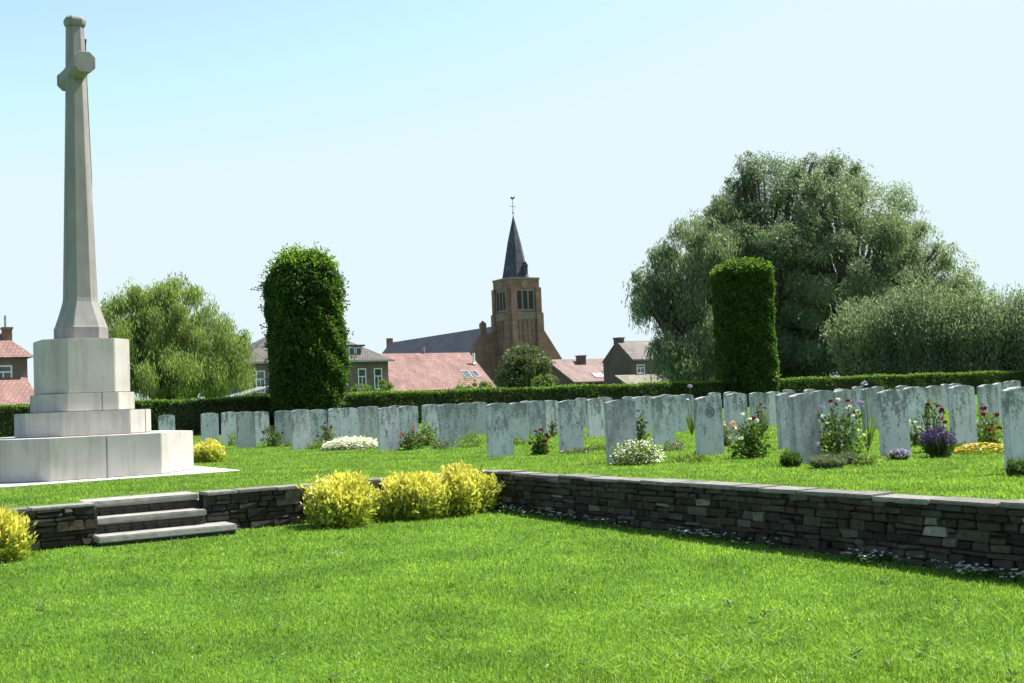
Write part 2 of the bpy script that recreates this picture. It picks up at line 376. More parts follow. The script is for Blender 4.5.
# local y = rot90(-N) ; rot90 of (-NV) = (NV[1], -NV[0]) = -(UV)?  -> mirror by choosing local x = +N instead when needed
ly = np.array([NV[1], -NV[0]])
if ly@UV < 0:
    e.location = P(0, -WT); e.rotation_euler = (0, 0, math.atan2(NV[1], NV[0]))
stone_wall('retaining_wall', LW+WT, e, 0, 'long low dark rubble wall with pale coping running to the right picture edge', 3)
e = empty('retaining_wall', P(SR_+.02, 0), TH)
stone_wall('retaining_wall', -SR_-.015, e, 0, 'short low rubble wall between the steps and the wall corner, behind the golden shrubs', 5)
SW = UN(along(97.5, .13))[0]
e = empty('retaining_wall', P(-11, .13), TH)
stone_wall('retaining_wall', 11+SW-.02, e, 0, 'low rubble wall left of the steps, in front of the memorial cross', 9)

# ------------------------------------------------------------------ steps
e = empty('stone_steps', P(SL, 0, 0), TH)
tag(e, 'flight of three pale stone steps set in the low rubble wall', 'steps')
wS = SR_-SL
for k, (y0, y1, zt, xr) in enumerate([(.17, .598, -.004, wS-.006), (-.09, .28, -.15, wS-.006), (-.35, .02, -.30, wS+.22)]):
    s = MB(); nsl = 1
    for q in range(nsl):
        xa, xb = [.006-(.14 if k == 0 else 0)*(1-i/nsl)+(xr-.006)*i/nsl for i in (q, q+1)]
        j = lambda: random.uniform(-.006, .006)
        y_ = y0+j(); z_ = zt+j()*.6; s.hexa([(xa+.003, y_, z_-.062), (xb-.003, y_+j(), z_-.062), (xb-.003, y1, z_-.062), (xa+.003, y1, z_-.062)], [(xa+.003, y_+.004, z_), (xb-.003, y_+j(), z_+j()*.5), (xb-.003, y1, z_), (xa+.003, y1, z_)])
    s.build('tread', MT['tread'], e, bevel=.010, seg=2)
    s = MB()
    nb = 9
    x0 = .012; L = (xr-.02)/nb
    for i in range(nb):
        for j in range(2 if k < 2 else 1):
            zb = zt-.071-j*.043; zl = zb-.040
            off = (.5*L if j else 0)
            s.box(x0+i*L+off*.3+.003, x0+(i+1)*L-.003, y0+.035, y0+.12, zl, zb)
    s.box(.02-(.17 if k == 0 else 0), xr-.01+(.06 if k == 0 else 0), y0+.05, y1+(.07 if k == 0 else 0), zt-.5, zt-.085)
    s.build('riser', MT['riser'], e)

# ------------------------------------------------------------------ memorial cross
MU, MN = -3.33, -5.24
def octo(h, c): return [(-h, -h+c), (-h+c, -h), (h-c, -h), (h, -h+c), (h, h-c), (h-c, h), (-h+c, h), (-h, h-c)]
X = empty('memorial_cross', P(MU, MN, 0), TH)
tag(X, 'tall pale stone memorial cross on a stepped octagonal base', 'memorial')
def tier(h, z0, z1, cuts, name='base_tier', b=.008, mat='monument'):
    """octagonal course, sawn into blocks by vertical joints"""
    c = h*.47
    bm = bmesh.new()
    pm = MB().prism(octo(h, c), z0, z1)
    me = bpy.data.meshes.new(name)
    parts = [(pm.v, pm.f)]
    out = MB()
    def cut(src, pl_co, pl_no, keep):
        b_ = bmesh.new(); vv = [b_.verts.new(q) for q in src[0]]
        for f in src[1]: b_.faces.new([vv[i] for i in f])
        co = Vector(pl_co)+Vector(pl_no)*(.0025 if keep > 0 else -.0025)
        res = bmesh.ops.bisect_plane(b_, geom=b_.verts[:]+b_.edges[:]+b_.faces[:], plane_co=co, plane_no=pl_no, clear_inner=keep > 0, clear_outer=keep < 0)
        ed = [g for g in res['geom_cut'] if isinstance(g, bmesh.types.BMEdge)]
        if ed: bmesh.ops.edgeloop_fill(b_, edges=ed)
        b_.verts.index_update(); r = ([tuple(v.co) for v in b_.verts], [tuple(v.index for v in f.verts) for f in b_.faces]); b_.free(); return r
    for co, no in cuts:
        new = []
        for s in parts:
            for k in (1, -1):
                q = cut(s, co, no, k)
                if q[1]: new.append(q)
        parts = new
    for s in parts: out.add(*s)
    bm.free(); bpy.data.meshes.remove(me)
    return out.build(name, MT[mat], X, bevel=b, seg=2)
tier(1.34, .02, .57, [((0, 0, 0), (1, 0, 0)), ((0, -.25, 0), (0, 1, 0)), ((0, .55, 0), (0, 1, 0))])
tier(.83, .574, .90, [((.0, .0, 0), (0, 1, 0)), ((.72, 0, 0), (1, 0, 0))])
tier(.635, .904, 1.15, [((.12, 0, 0), (1, 0, 0))])
tier(.585, 1.154, 1.90, [])
def oring(h, z, cc=.5): return [(x, y, z) for x, y in octo(h, h*cc)]
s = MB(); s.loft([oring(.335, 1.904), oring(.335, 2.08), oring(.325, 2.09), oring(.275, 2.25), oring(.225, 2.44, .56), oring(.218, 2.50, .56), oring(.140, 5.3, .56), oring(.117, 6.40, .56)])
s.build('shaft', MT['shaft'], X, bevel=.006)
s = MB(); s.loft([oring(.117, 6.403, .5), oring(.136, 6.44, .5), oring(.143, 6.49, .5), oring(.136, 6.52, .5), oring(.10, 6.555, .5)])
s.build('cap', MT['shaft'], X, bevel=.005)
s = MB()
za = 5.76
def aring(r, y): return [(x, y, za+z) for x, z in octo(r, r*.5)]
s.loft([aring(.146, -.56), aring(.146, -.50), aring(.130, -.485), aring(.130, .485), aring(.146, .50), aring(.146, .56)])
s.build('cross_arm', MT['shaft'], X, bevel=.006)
s = MB()                                                # bronze sword on the face turned away to the right
s.prism([(.17, -.03), (.195, 0), (.17, .03)], 4.2, 5.9, [(.125, -.03), (.15, 0), (.125, .03)])
s.add([(.17, -.03, 4.197), (.17, .03, 4.197), (.195, 0, 4.197), (.185, 0, 3.9)], [(0, 1, 2), (0, 3, 1), (1, 3, 2), (2, 3, 0)])
s.box(.115, .155, -.2, .2, 5.903, 5.95); s.box(.113, .145, -.02, .02, 5.953, 6.2); s.box(.11, .15, -.032, .032, 6.203, 6.25)
s.build('sword', MT['bronze'], X)
s = MB()
hp = 1.68
for i in range(4):
    for j in range(4):
        x0 = -hp+i*hp/2; y0 = -hp+j*hp/2
        s.box(x0+.003, x0+hp/2-.003, y0+.003, y0+hp/2-.003, -.05, .016)
pv = s.build('pavement', MT['paving'], None, bevel=.004); pv.location = P(MU, MN, 0); pv.rotation_euler = (0, 0, TH); tag(pv, kind='structure')

# ------------------------------------------------------------------ headstones
def headstone_mesh():
    w, h, d = .20, .785, .041; pts = [(-w, -.12), (w, -.12)]; r = .155
    for k in range(13):
        x = w-2*w*k/12; pts.append((x, h-.033+.033*(1-(x/w)**2)))
    m = MB(); n = len(pts)
    m.add([(x, -d, z) for x, z in pts]+[(x, d, z) for x, z in pts], [tuple(range(n)), tuple(range(2*n-1, n-1, -1))]+[(i, i+n, (i+1) % n+n, (i+1) % n) for i in range(n)])
    o = m.build('headstone', None, None, bevel=.007, seg=2); me = o.data; bpy.data.objects.remove(o); return me
hm = headstone_mesh()
HM = {}
for k in ('stone_lo', 'stone_mid', 'stone_hi'):
    q = hm.copy(); q.materials.append(MT[k]); HM[k] = q
ROWS = [  # n of the row, columns where its stones stand
    (5.40, [1021], 'at the right picture edge'),
    (2.70, [805, 894.5, 963.5], 'beginning beside the silver mound'),
    (.33, [621, 709, 790, 846, 917, 990], 'beginning behind the daisy clump'),
    (-2.60, [499.5, 571, 663, 738, 825, 872, 936, 1003], 'beginning with the bare mottled stone'),
    (-6.80, [388.5, 450, 518, 596, 641, 679, 759, 775, 843, 905, 958, 1012], 'beginning right of the carpet plant'),
    (-9.50, [301.5, 349, 409, 434, 467, 538, 551, 606, 648, 687, 732, 812, 880, 948, 1018], 'beginning left of the carpet plant'),
    (-12.2, [246, 284, 318, 366, 398, 480, 528, 583, 630, 668, 716, 790, 860], 'beginning left of the red rose'),
    (-14.9, [210, 230, 261, 336, 372, 430], 'beginning behind the lone golden shrub'),
    (-17.6, [167], 'standing alone against the hedge')]
ORD = ['first', 'second', 'third', 'fourth', 'fifth', 'sixth', 'seventh', 'eighth', 'ninth', 'tenth', 'eleventh', 'twelfth', 'thirteenth', 'fourteenth', 'fifteenth']
LOOK = {'stone_lo': 'pale clean', 'stone_mid': 'grey weathered', 'stone_hi': 'dark-speckled'}
SPEC = {(5.40, 0): ('stone_mid', 'large grey headstone cut off by the right edge of the picture'),
        (2.70, 0): ('stone_hi', 'tall dark-streaked headstone behind the silver-leaved mound and leggy white rose'),
        (2.70, 1): ('stone_mid', 'tall grey headstone between the leggy white rose and the purple salvia'),
        (2.70, 2): ('stone_mid', 'grey headstone right of the purple salvia, with yellow flowers at its foot'),
        (.33, 0): ('stone_hi', 'speckled headstone with the large white daisy clump at its foot'),
        (.33, 1): ('stone_mid', 'headstone with a round carved badge, left of the white and red rose'),
        (-2.60, 0): ('stone_hi', 'bare dark-mottled headstone nearest the wall corner, no plant touching it'),
        (-2.60, 1): ('stone_mid', 'grey headstone just right of the deep red rose bush'),
        (-2.60, 2): ('stone_hi', 'dark-streaked headstone behind and right of the white daisy clump'),
        (-6.80, 0): ('stone_mid', 'grey headstone between the white carpet plant and a pink rose'),
        (-9.50, 0): ('stone_hi', 'mottled headstone standing forward left of the white carpet plant'),
        (-9.50, 1): ('stone_lo', 'pale headstone rising directly behind the white carpet plant'),
        (-17.6, 0): ('stone_mid', 'small lone headstone against the hedge, just right of the memorial cross')}
ST = {}
for nn, cols, rname in ROWS:
    for k, px in enumerate(cols):
        mk, lab = SPEC.get((nn, k), (None, None))
        if mk is None: mk = random.choice(['stone_lo', 'stone_mid', 'stone_mid', 'stone_hi'])
        if lab is None: lab = f'{LOOK[mk]} headstone, {ORD[k]} from the wall, row {rname}'
        o = bpy.data.objects.new('headstone', HM[mk]); COL.objects.link(o)
        q = along(px, nn); o.location = (q[0], q[1], random.uniform(-.02, .012))
        o.rotation_euler = (random.uniform(-.012, .012), random.uniform(-.012, .012), R(26)+random.uniform(-.09, .09))
        tag(o, lab, 'headstone', 'headstones standing in rows on the upper lawn'); ST[(nn, k)] = o
# carved badge on one face
s = MB()
def ring(r0, r1, y0, y1, z, n=20):
    for i in range(n):
        a, b = 2*math.pi*i/n, 2*math.pi*(i+1)/n
        q = lambda r, t, y: (r*math.cos(t), y, z+r*math.sin(t))
        s.hexa([q(r0, a, y0), q(r1, a, y0), q(r1, b, y0), q(r0, b, y0)], [q(r0, a, y1), q(r1, a, y1), q(r1, b, y1), q(r0, b, y1)])
ring(.060, .074, -.052, -.046, .58); ring(.0, .030, -.0515, -.046, .58, 8)
for a in range(4):
    ca, sa = math.cos(a*math.pi/2+.78), math.sin(a*math.pi/2+.78)
    s.hexa([(ca*.03-sa*.01, -.052, .58+sa*.03+ca*.01), (ca*.06-sa*.012, -.052, .58+sa*.06+ca*.012), (ca*.06+sa*.012, -.052, .58+sa*.06-ca*.012), (ca*.03+sa*.01, -.052, .58+sa*.03-ca*.01)],
           [(ca*.03-sa*.01, -.046, .58+sa*.03+ca*.01), (ca*.06-sa*.012, -.046, .58+sa*.06+ca*.012), (ca*.06+sa*.012, -.046, .58+sa*.06-ca*.012), (ca*.03+sa*.01, -.046, .58+sa*.03-ca*.01)])
MT['carve'] = flat('carved_relief', (.16, .165, .16), (.28, .28, .27), 20, .9)
b = s.build('badge', MT['carve'], ST[(.33, 1)]); b['label'] = 'round carved badge'

# ------------------------------------------------------------------ grass (uncountable)
def grass(name, dmin, dmax, dens0, d0, hgt, wid, test, zf, seed, half=.56):
    rg = np.random.default_rng(seed)
    ntot = int(dens0*d0*d0*2*half*math.log(dmax/dmin))
    d = dmin*np.exp(rg.random(ntot)*math.log(dmax/dmin)); a = (rg.random(ntot)*2-1)*half
    x = d*np.sin(a); y = d*np.cos(a)
    uu = (x-C0[0])*UV[0]+(y-C0[1])*UV[1]; nn = (x-C0[0])*NV[0]+(y-C0[1])*NV[1]
    k = test(uu, nn); x, y, d, uu, nn = x[k], y[k], d[k], uu[k], nn[k]; n = len(x)
    z = zf(uu, nn)
    lump = .75+.5*(np.sin(x*1.7+np.sin(y*2.3))*np.sin(y*1.3+1)+1)/2*rg.random(n)
    h = hgt*(.45+.9*rg.random(n)**1.3)*lump; wv = wid*np.maximum(1, d/d0)*(.7+.6*rg.random(n))
    ang = rg.random(n)*2*math.pi; lean = (rg.random(n)**.8)*1.1; la = rg.random(n)*2*math.pi
    tip = np.stack([np.cos(la)*h*np.sin(lean), np.sin(la)*h*np.sin(lean), h*np.cos(lean)], 1)
    sd_ = np.stack([np.cos(ang), np.sin(ang), 0*ang], 1)*wv[:, None]*.5
    b = np.stack([x, y, z-.004], 1); mid = b+tip*np.array([.42, .42, .55])
    V = np.stack([b-sd_, b+sd_, mid+sd_*.8, b+tip, mid-sd_*.8], 1)
    o = quads(name, V, MT['blade'], None, 5); tag(o, kind='stuff'); return o
low_test = lambda u, n: (u < -.01) & (n > .0) & ~((u > SL-.02) & (u < SR_+.24) & (n < .41))
def up_test(u, n):
    k = ((n < -WT-.005) | ((u > WT+.005)))
    k &= ~((u > SL) & (u < SR_) & (n > -.61)) & ((n < 0) | (u > 0)) & (n > -27.4)
    k &= ~((np.abs(u-MU) < hp-.02) & (np.abs(n-MN) < hp-.02)); return k
tag(grass('grass', 4.3, 17, 10500, 6.2, .034, .0046, low_test, lambda u, n: low_z(np.maximum(u, -12), np.minimum(n, 30)), 1), 'short sunlit grass of the lower lawn', 'grass')
tag(grass('grass', 8.0, 46, 3000, 12., .032, .0075, up_test, lambda u, n: 0*u, 2), 'short sunlit grass around the headstones', 'grass')

# ------------------------------------------------------------------ plants between the stones
def shrub(name, base, h, w, n, leaf, lw, mat, label, cat='shrub', group=None, low=None, upright=.5, nstem=9, shape='dome', stems=True, hollow=.35):
    root = empty(name, base); tag(root, label, cat, group)
    if stems:
        s = MB()
        for i in range(nstem):
            a = random.uniform(0, 6.28); r = random.uniform(.1, .42)*w
            s.tube([(random.uniform(-.04, .04)*w*2, random.uniform(-.04, .04)*w*2, -.02), (math.cos(a)*r*.45, math.sin(a)*r*.45, h*.4), (math.cos(a)*r, math.sin(a)*r, h*random.uniform(.65, .88))], [.006+.006*h, .004+.004*h, .002], 5)
        s.build('stems', MT['twig'], root)
    d = sph(n); d[:, 2] = np.abs(d[:, 2])*1.0
    rr = (hollow+(1-hollow)*RNG.random(n)**.6)[:, None]
    nb = 11; bl = sph(nb); bl[:, 2] = np.abs(bl[:, 2])
    lump = .70+.52*np.max(np.clip(d@bl.T, 0, 1)**9*(.4+.6*RNG.random(nb)), axis=1)[:, None]
    if shape == 'dome': c = d*rr*lump*np.array([w/2, w/2, h*.88])*np.where(d[:, 2:] < .35, 1.06, 1.)+np.array([0, 0, h*.04])
    else: c = d*rr*lump*np.array([w/2, w/2, h/2])*np.array([1, 1, 1]); c[:, 2] = RNG.random(n)**.8*h
    ns = int(n*(.08 if name == 'golden_shrub' else .04))
    if shape == 'dome' and ns > 12:                      # young shoots standing out of the outline
        i0 = RNG.integers(0, n, ns); sdir = unit(d[i0]+RNG.normal(size=(ns, 3))*.3+np.array([0, 0, .5])); sl = h*(.08+.22*RNG.random(ns)**2)
        tq = RNG.random((ns, 6)); ex = c[i0][:, None]+sdir[:, None]*(sl[:, None]*tq)[..., None]
        c = np.concatenate([c, ex.reshape(-1, 3)]); d = np.concatenate([d, np.repeat(sdir, 6, 0)]); n = len(c)
    c += RNG.normal(size=(n, 3))*leaf*.5; c[:, 2] = np.maximum(c[:, 2], .01)
    if name == 'golden_shrub':                           # broad, loose and flat-topped
        c[:, 2] = h*.95*np.tanh(c[:, 2]/(h*.95)*1.2); c[:, :2] *= (1+.13*np.sin(np.arctan2(c[:, 1], c[:, 0])*3+h*90))[:, None]
    dr = unit(d+RNG.normal(size=(n, 3))*.7+np.array([0, 0, upright]))
    L = leaf*(.6+.8*RNG.random(n)); Q = leaf_quads(c, dr, L, L*lw, .8)
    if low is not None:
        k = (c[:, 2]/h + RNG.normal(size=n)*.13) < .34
        quads('lower_leaves', Q[k], low, root); Q = Q[~k]  # greener leaf colour towards the bottom of the shrub
    quads('foliage', Q, mat, root)
    return root
def blooms(root, pts, r, mat, name='bloom', n=11):
    me = None
    for p in pts:
        if me is None:
            d = sph(n); d[:, 2] = np.abs(d[:, 2])*.7+.1
            c = d*r*.55; s = leaf_quads(c, unit(np.cross(d, sph(n))), r*1.15, r*1.0)
            core = []
            o = quads(name, s, mat, root); me = o.data
        else:
            o = bpy.data.objects.new(name, me); COL.objects.link(o); o.parent = root
        o.location = p; o.rotation_euler = (random.uniform(-.5, .5), random.uniform(-.5, .5), random.uniform(0, 6.28))
def dome_pts(n, w, h, zlo=.5):
    out = []
    for i in range(n):
        a = random.uniform(0, 6.28); e_ = math.asin(random.uniform(zlo, 1)); out.append((math.cos(a)*math.cos(e_)*w/2, math.sin(a)*math.cos(e_)*w/2, h*(.12+.86*math.sin(e_))))
    return out
def place(px, py, z=0.): return gnd(px, py, z)
# golden spiraeas
GY = 'golden shrubs along the low wall'
for (px, n_, h_, w_, lab) in [
    (337, .44, .68, .74, 'round golden-leaved shrub nearest the steps, in front of the low wall'),
    (410, .42, .66, .80, 'golden-leaved shrub in the middle of three against the low wall'),
    (459, .36, .70, .72, 'smaller golden shrub tucked into the corner of the two low walls'),
    (-10, .55, .58, .60, 'golden shrub at the left picture edge, below the wall')]:
    u_ = UN(along(px, n_))[0]
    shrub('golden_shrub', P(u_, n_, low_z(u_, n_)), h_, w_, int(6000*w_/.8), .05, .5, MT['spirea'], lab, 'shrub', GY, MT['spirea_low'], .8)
b = gnd(209, 462); shrub('golden_shrub', b, .46, .62, 2800, .05, .5, MT['spirea'], 'golden shrub on the upper lawn just right of the memorial cross', 'shrub', None, MT['spirea_low'], .9)

def rose(px, py, h, w, n, col, nb, lab, leaf=MT['rose_leaf'], br=.037, zlo=.35, extra=None):
    r = shrub('rose_bush', place(px, py), h, w, n, .05, .6, leaf, lab, 'rose bush', 'rose bushes between the headstones', None, .4, 8, 'dome', True, .15)
    blooms(r, dome_pts(nb, w, h, zlo), br, col)
    if extra: blooms(r, dome_pts(extra[1], w, h, .6), br, extra[0])
    return r
rose(273, 447, .52, .52, 420, MT['red'], 5, 'rose bush with a few red blooms between two far headstones')
rose(327, 446, .5, .40, 330, MT['red'], 7, 'small dark red rose at the left end of the white carpet plant')
rose(363, 441, .5, .4, 300, MT['red'], 4, 'red rose bush behind the right end of the white carpet plant')
rose(411, 450, .42, .5, 420, MT['pink'], 10, 'dusty pink rose bush just right of a grey headstone, low and loose')
rose(428, 446, .52, .42, 480, MT['red'], 2, 'dense green rose bush with few blooms, behind the pink rose', MT['light_leaf'])
rose(541, 455, .38, .34, 420, MT['red'], 11, 'compact rose bush with deep red blooms left of a grey headstone')
rose(553, 437, .42, .26, 170, MT['red'], 4, 'slim red rose behind the compact deep red one')
rose(641, 443, .6, .26, 260, MT['red'], 6, 'slim upright rose with red tips between two speckled headstones')
rose(725, 446, .42, .5, 420, MT['blush'], 12, 'low rose bush with pale blush blooms right of the badge stone', MT['grey_leaf'])
rose(752, 458, .58, .52, 700, MT['whitep'], 7, 'leafy rose with white blooms and one red, right of the badge stone', MT['rose_leaf'], .04, .3, (MT['red'], 2))
rose(762, 437, .62, .34, 260, MT['red'], 6, 'dark red rose between far headstones behind the white-bloomed rose')
rose(842, 462, .72, .62, 800, MT['whitep'], 16, 'tall leggy rose with many white blooms between two tall headstones', MT['rose_leaf'], .035, .1, (MT['red'], 2))
rose(933, 452, .66, .38, 330, MT['red'], 8, 'red rose rising behind the purple salvia')
rose(989, 447, .50, .40, 480, MT['red'], 6, 'red rose with light green leaves by the right picture edge', MT['light_leaf'], .042)
rose(914, 446, .36, .34, 260, MT['whitep'], 10, 'small white-flowered rose left of the purple salvia')
# white daisy clump
r = shrub('white_daisy_clump', place(638, 464), .30, .62, 1500, .04, .4, MT['light_leaf'], 'broad mound of small white daisies at the foot of a speckled headstone', 'flowers')
q = np.array(dome_pts(700, .6, .27, .0)); q += RNG.normal(size=q.shape)*.03; q[:, 2] = np.abs(q[:, 2]); quads('blossoms', leaf_quads(q, sph(700)*np.array([1, 1, .3]), .03, .026, 2.5), MT['whitep'], r)
# white carpet plant
r = shrub('white_carpet_plant', place(351, 449), .16, 1.0, 1300, .04, .4, MT['grey_leaf'], 'wide low mat of dense white flowers before a pale headstone', 'flowers', stems=False)
q = np.array(dome_pts(3200, 1.05, .20, .0)); q += RNG.normal(size=q.shape)*.025; q[:, 2] = np.abs(q[:, 2]); quads('blossoms', leaf_quads(q, sph(3200)*np.array([1, 1, .3]), .045, .04, 2.5), MT['whitep'], r)
def spikes(px, py, h, w, n, lm, fm, lab, name, cat, nf=9):
    r = empty(name, place(px, py)); tag(r, lab, cat)
    a = RNG.random(n)*6.28; rad = np.sqrt(RNG.random(n))*w*.5; b = np.stack([np.cos(a)*rad*.45, np.sin(a)*rad*.45, 0*a], 1)
    tip = np.stack([np.cos(a)*rad, np.sin(a)*rad, h*(.6+.4*RNG.random(n))*(1-.35*(rad/(w*.5))**2)], 1)
    mid = (b+tip)/2
    V = leaf_quads(mid, tip-b, np.linalg.norm(tip-b, axis=1)*1.0, .008)
    c = b[:, None]+(tip-b)[:, None]*(.1+.55*RNG.random((n, 8, 1))); c = c.reshape(-1, 3)+RNG.normal(size=(n*8, 3))*.012
    V = np.concatenate([V, leaf_quads(c, unit(sph(n*8)+np.array([0, 0, 1.])), .05, .014)]); quads('foliage', V, lm, r)
    if fm is not None:
        c = b[:, None]+(tip-b)[:, None]*(.68+.34*RNG.random((n, nf, 1))); c = c.reshape(-1, 3)+RNG.normal(size=(n*nf, 3))*.006
        quads('blossoms', leaf_quads(c, sph(n*nf), .02, .016), fm, r)
    return r
spikes(939, 457, .40, .42, 170, MT['rose_leaf'], MT['purple'], 'bushy clump of purple salvia spikes between two grey headstones', 'salvia_clump', 'flowers', 12)
spikes(828, 468, .20, .44, 420, MT['grey_leaf'], None, 'low silver-green lavender mound in front of the tall dark-streaked headstone', 'lavender_mound', 'plant')
spikes(849, 465, .20, .26, 230, MT['grey_leaf'], None, 'small greyish lavender mound at the foot of the leggy white rose', 'lavender_mound', 'plant', 3)
spikes(791, 467, .24, .30, 200, MT['rose_leaf'], None, 'dark leaves drawing the shadow at the left foot of the tall dark-streaked headstone', 'dark_clump', 'plant')  # dark leaves stand in for the headstone's shadow on the grass
spikes(899, 460, .14, .28, 90, MT['rose_leaf'], MT['lilac'], 'low lilac bellflowers at the foot of a tall grey headstone', 'bellflower_clump', 'flowers', 6)
spikes(1019, 476, .22, .28, 160, MT['rose_leaf'], None, 'dark tuft at the foot of the headstone on the right picture edge', 'dark_clump', 'plant', 2)
def iris(px, py, h, fm, lab, nl=26, bx=0):
    r = empty('iris', place(px, py)); tag(r, lab, 'flower')
    a = RNG.random(nl)*6.28; tl = np.stack([np.cos(a)*.13, np.sin(a)*.13, h*.55*(.6+.5*RNG.random(nl))], 1)
    quads('foliage', leaf_quads(tl*.5, tl, np.linalg.norm(tl, axis=1)*1.0, .026), MT['light_leaf'], r)
    s = MB(); s.tube([(0, 0, 0), (.02, 0, h*.5), (bx, 0, h)], [.006, .005, .004], 5); s.tube([(0, 0, 0), (-.03, 0, h*.4), (-.06, .02, h*.72)], [.006, .005, .004], 5); s.build('stems', MT['light_leaf'], r)
    blooms(r, [(bx, 0, h), (-.06, .02, h*.72)], .065, fm)
iris(692, 436, .93, MT['lilac'], 'tall lilac iris with sword leaves behind the badge stone')
iris(868, 452, .84, MT['lilac'], 'single lilac-blue iris rising over the leggy white rose')
iris(823, 447, .55, MT['lilac'], 'short pale iris tuft right of the tall dark-streaked headstone')
r = shrub('yellow_flower_patch', place(984, 453), .10, .62, 300, .04, .4, MT['light_leaf'], 'low patch of yellow flowers on the grass near the right edge', 'flowers', stems=False)
q = np.array(dome_pts(420, .64, .12, .0)); quads('blossoms', leaf_quads(q, sph(420)*np.array([1, 1, .3]), .034, .03, 2.5), MT['yellowp'], r)
for (px, py, h_, w_, mt, lab) in [(470, 447, .3, .55, 'light_leaf', 'pale green low shrub between headstones, right of the dense green rose'),
                                  (440, 449, .18, .4, 'grey_leaf', 'low grey-green plant at the foot of a headstone pair'),
                                  (235, 446, .35, .4, 'light_leaf', 'light green shrub before far headstones, right of the golden shrub'),
                                  (185, 441, .4, .5, 'grey_leaf', 'pale feathery shrub between the lone headstone and the next ones'),
                                  (318, 449, .16, .5, 'light_leaf', 'low green cushion right of the mottled forward headstone'),
                                  (577, 453, .07, .5, 'grey_leaf', 'thin creeping plant at the foot of a grey headstone'),
                                  (690, 462, .09, .5, 'light_leaf', 'flat green ground plant at the foot of the badge stone'),
                                  (600, 450, .10, .4, 'light_leaf', 'small low plant left of the speckled headstone with daisies'), (672, 451, .14, .4, 'grey_leaf', 'small grey plant between the daisy clump and the badge stone'), (515, 445, .12, .5, 'light_leaf', 'low green cushion just right of the bare mottled headstone'), (862, 465, .12, .4, 'light_leaf', 'small green cushion left of the bellflowers'), (955, 452, .10, .5, 'light_leaf', 'low green plant between the purple salvia and the yellow flowers'), (290, 447, .12, .4, 'light_leaf', 'low green plant left of the mottled forward headstone'), (740, 430, .4, .4, 'light_leaf', 'pale shrub behind the badge stone and blush rose')]:
    shrub('garden_plant', place(px, py), h_, w_, int(900*w_), .045, .45, MT[mt], lab, 'plant', None, None, .5, 5, 'dome', False)
# daisies along the foot of the long wall (ground cover)
pts = []
for (x0, x1, n) in [(497, 530, 26), (535, 585, 34), (585, 640, 14), (675, 720, 40), (720, 780, 14), (850, 885, 26), (885, 940, 12), (945, 1040, 70)]:
    for i in range(n):
        px = random.uniform(x0, x1); q = gnd(px, 512+(px-490)*.1235, -.46); u_, n_ = UN(q)
        u2 = -abs(random.gauss(.07, .07))-.03; pts.append(P(u2, max(n_, .05)+random.uniform(-.05, .05), float(low_z(u2, n_))+random.uniform(.03, .085)))
pts = np.array(pts); n = len(pts); V = []
for k in range(5):
    a = k*2*math.pi/5+RNG.random(n); dr = np.stack([np.cos(a), np.sin(a), .25+.4*RNG.random(n)], 1); V.append(leaf_quads(pts+unit(dr)*.010, dr, .021, .013, 3))
ds = empty('daisies', (0, 0, 0)); tag(ds, 'scattered white daisies along the foot of the long low wall', 'daisies', None, 'stuff')
o = quads('petals', np.concatenate(V), MT['whitep'], ds); tag(o, kind='stuff')
c = np.repeat(pts, 6, 0)-np.array([0, 0, .03])+RNG.normal(size=(n*6, 3))*np.array([.03, .03, .012]); o = quads('leaves', leaf_quads(c, unit(sph(n*6)+np.array([0, 0, .8])), .05, .014), MT['rose_leaf'], ds); tag(o, kind='stuff')
# coarse pale tufts and broad-leaved weeds in the lower lawn
cs, ds_, ls = [], [], []
for (px, py, rr, m_) in [(690, 612, .28, 260), (735, 640, .30, 330), (790, 668, .34, 300), (700, 660, .25, 200), (905, 645, .36, 340), (965, 612, .30, 220), (1000, 660, .30, 240), (852, 618, .22, 130), (620, 668, .28, 160), (130, 632, .30, 150), (60, 610, .25, 110), (420, 650, .3, 120)]:
    q = gnd(px, py, -.47); xy = q[:2]+RNG.normal(size=(m_, 2))*rr*np.array([.6, .45]); uu = (xy-C0)@UV; nn = (xy-C0)@NV
    az = RNG.normal(size=m_)*.7+random.uniform(-.6, .6)+math.pi*RNG.integers(0, 2, m_); el = RNG.uniform(.25, .9, m_); L = RNG.uniform(.035, .085, m_)
    d = np.stack([np.cos(az)*np.cos(el), np.sin(az)*np.cos(el), np.sin(el)], 1); cs.append(np.concatenate([xy, low_z(uu, nn)[:, None]+.012], 1)+d*L[:, None]*.5); ds_.append(d); ls.append(L)
L = np.concatenate(ls); tag(quads('coarse_grass', leaf_quads(np.concatenate(cs), np.concatenate(ds_), L, .005, 1.2), MT['pale_blade']), 'paler coarse grass tufts in the lower lawn', 'grass', None, 'stuff')
n = 46; d = 5.0*np.exp(RNG.random(n)*math.log(2.2)); a = (RNG.random(n)*2-1)*.5; q = np.stack([d*np.sin(a), d*np.cos(a)], 1); k = low_test((q-C0)@UV+.3, (q-C0)@NV); q = q[k]; V = []
for p_ in q:
    m_ = 9; az = np.arange(m_)*.7+random.random()*6; el = RNG.uniform(.15, .6, m_); dd = np.stack([np.cos(az)*np.cos(el), np.sin(az)*np.cos(el), np.sin(el)], 1); L = RNG.uniform(.025, .055, m_)
    z = float(low_z(*UN(p_)))+.02; V.append(leaf_quads(np.array([p_[0], p_[1], z])+dd*L[:, None]*.5, dd, L, .015, 1.5))
tag(quads('lawn_weeds', np.concatenate(V), MT['rose_leaf']), 'small dark broad-leaved weeds dotted in the lower lawn', 'weeds', None, 'stuff')
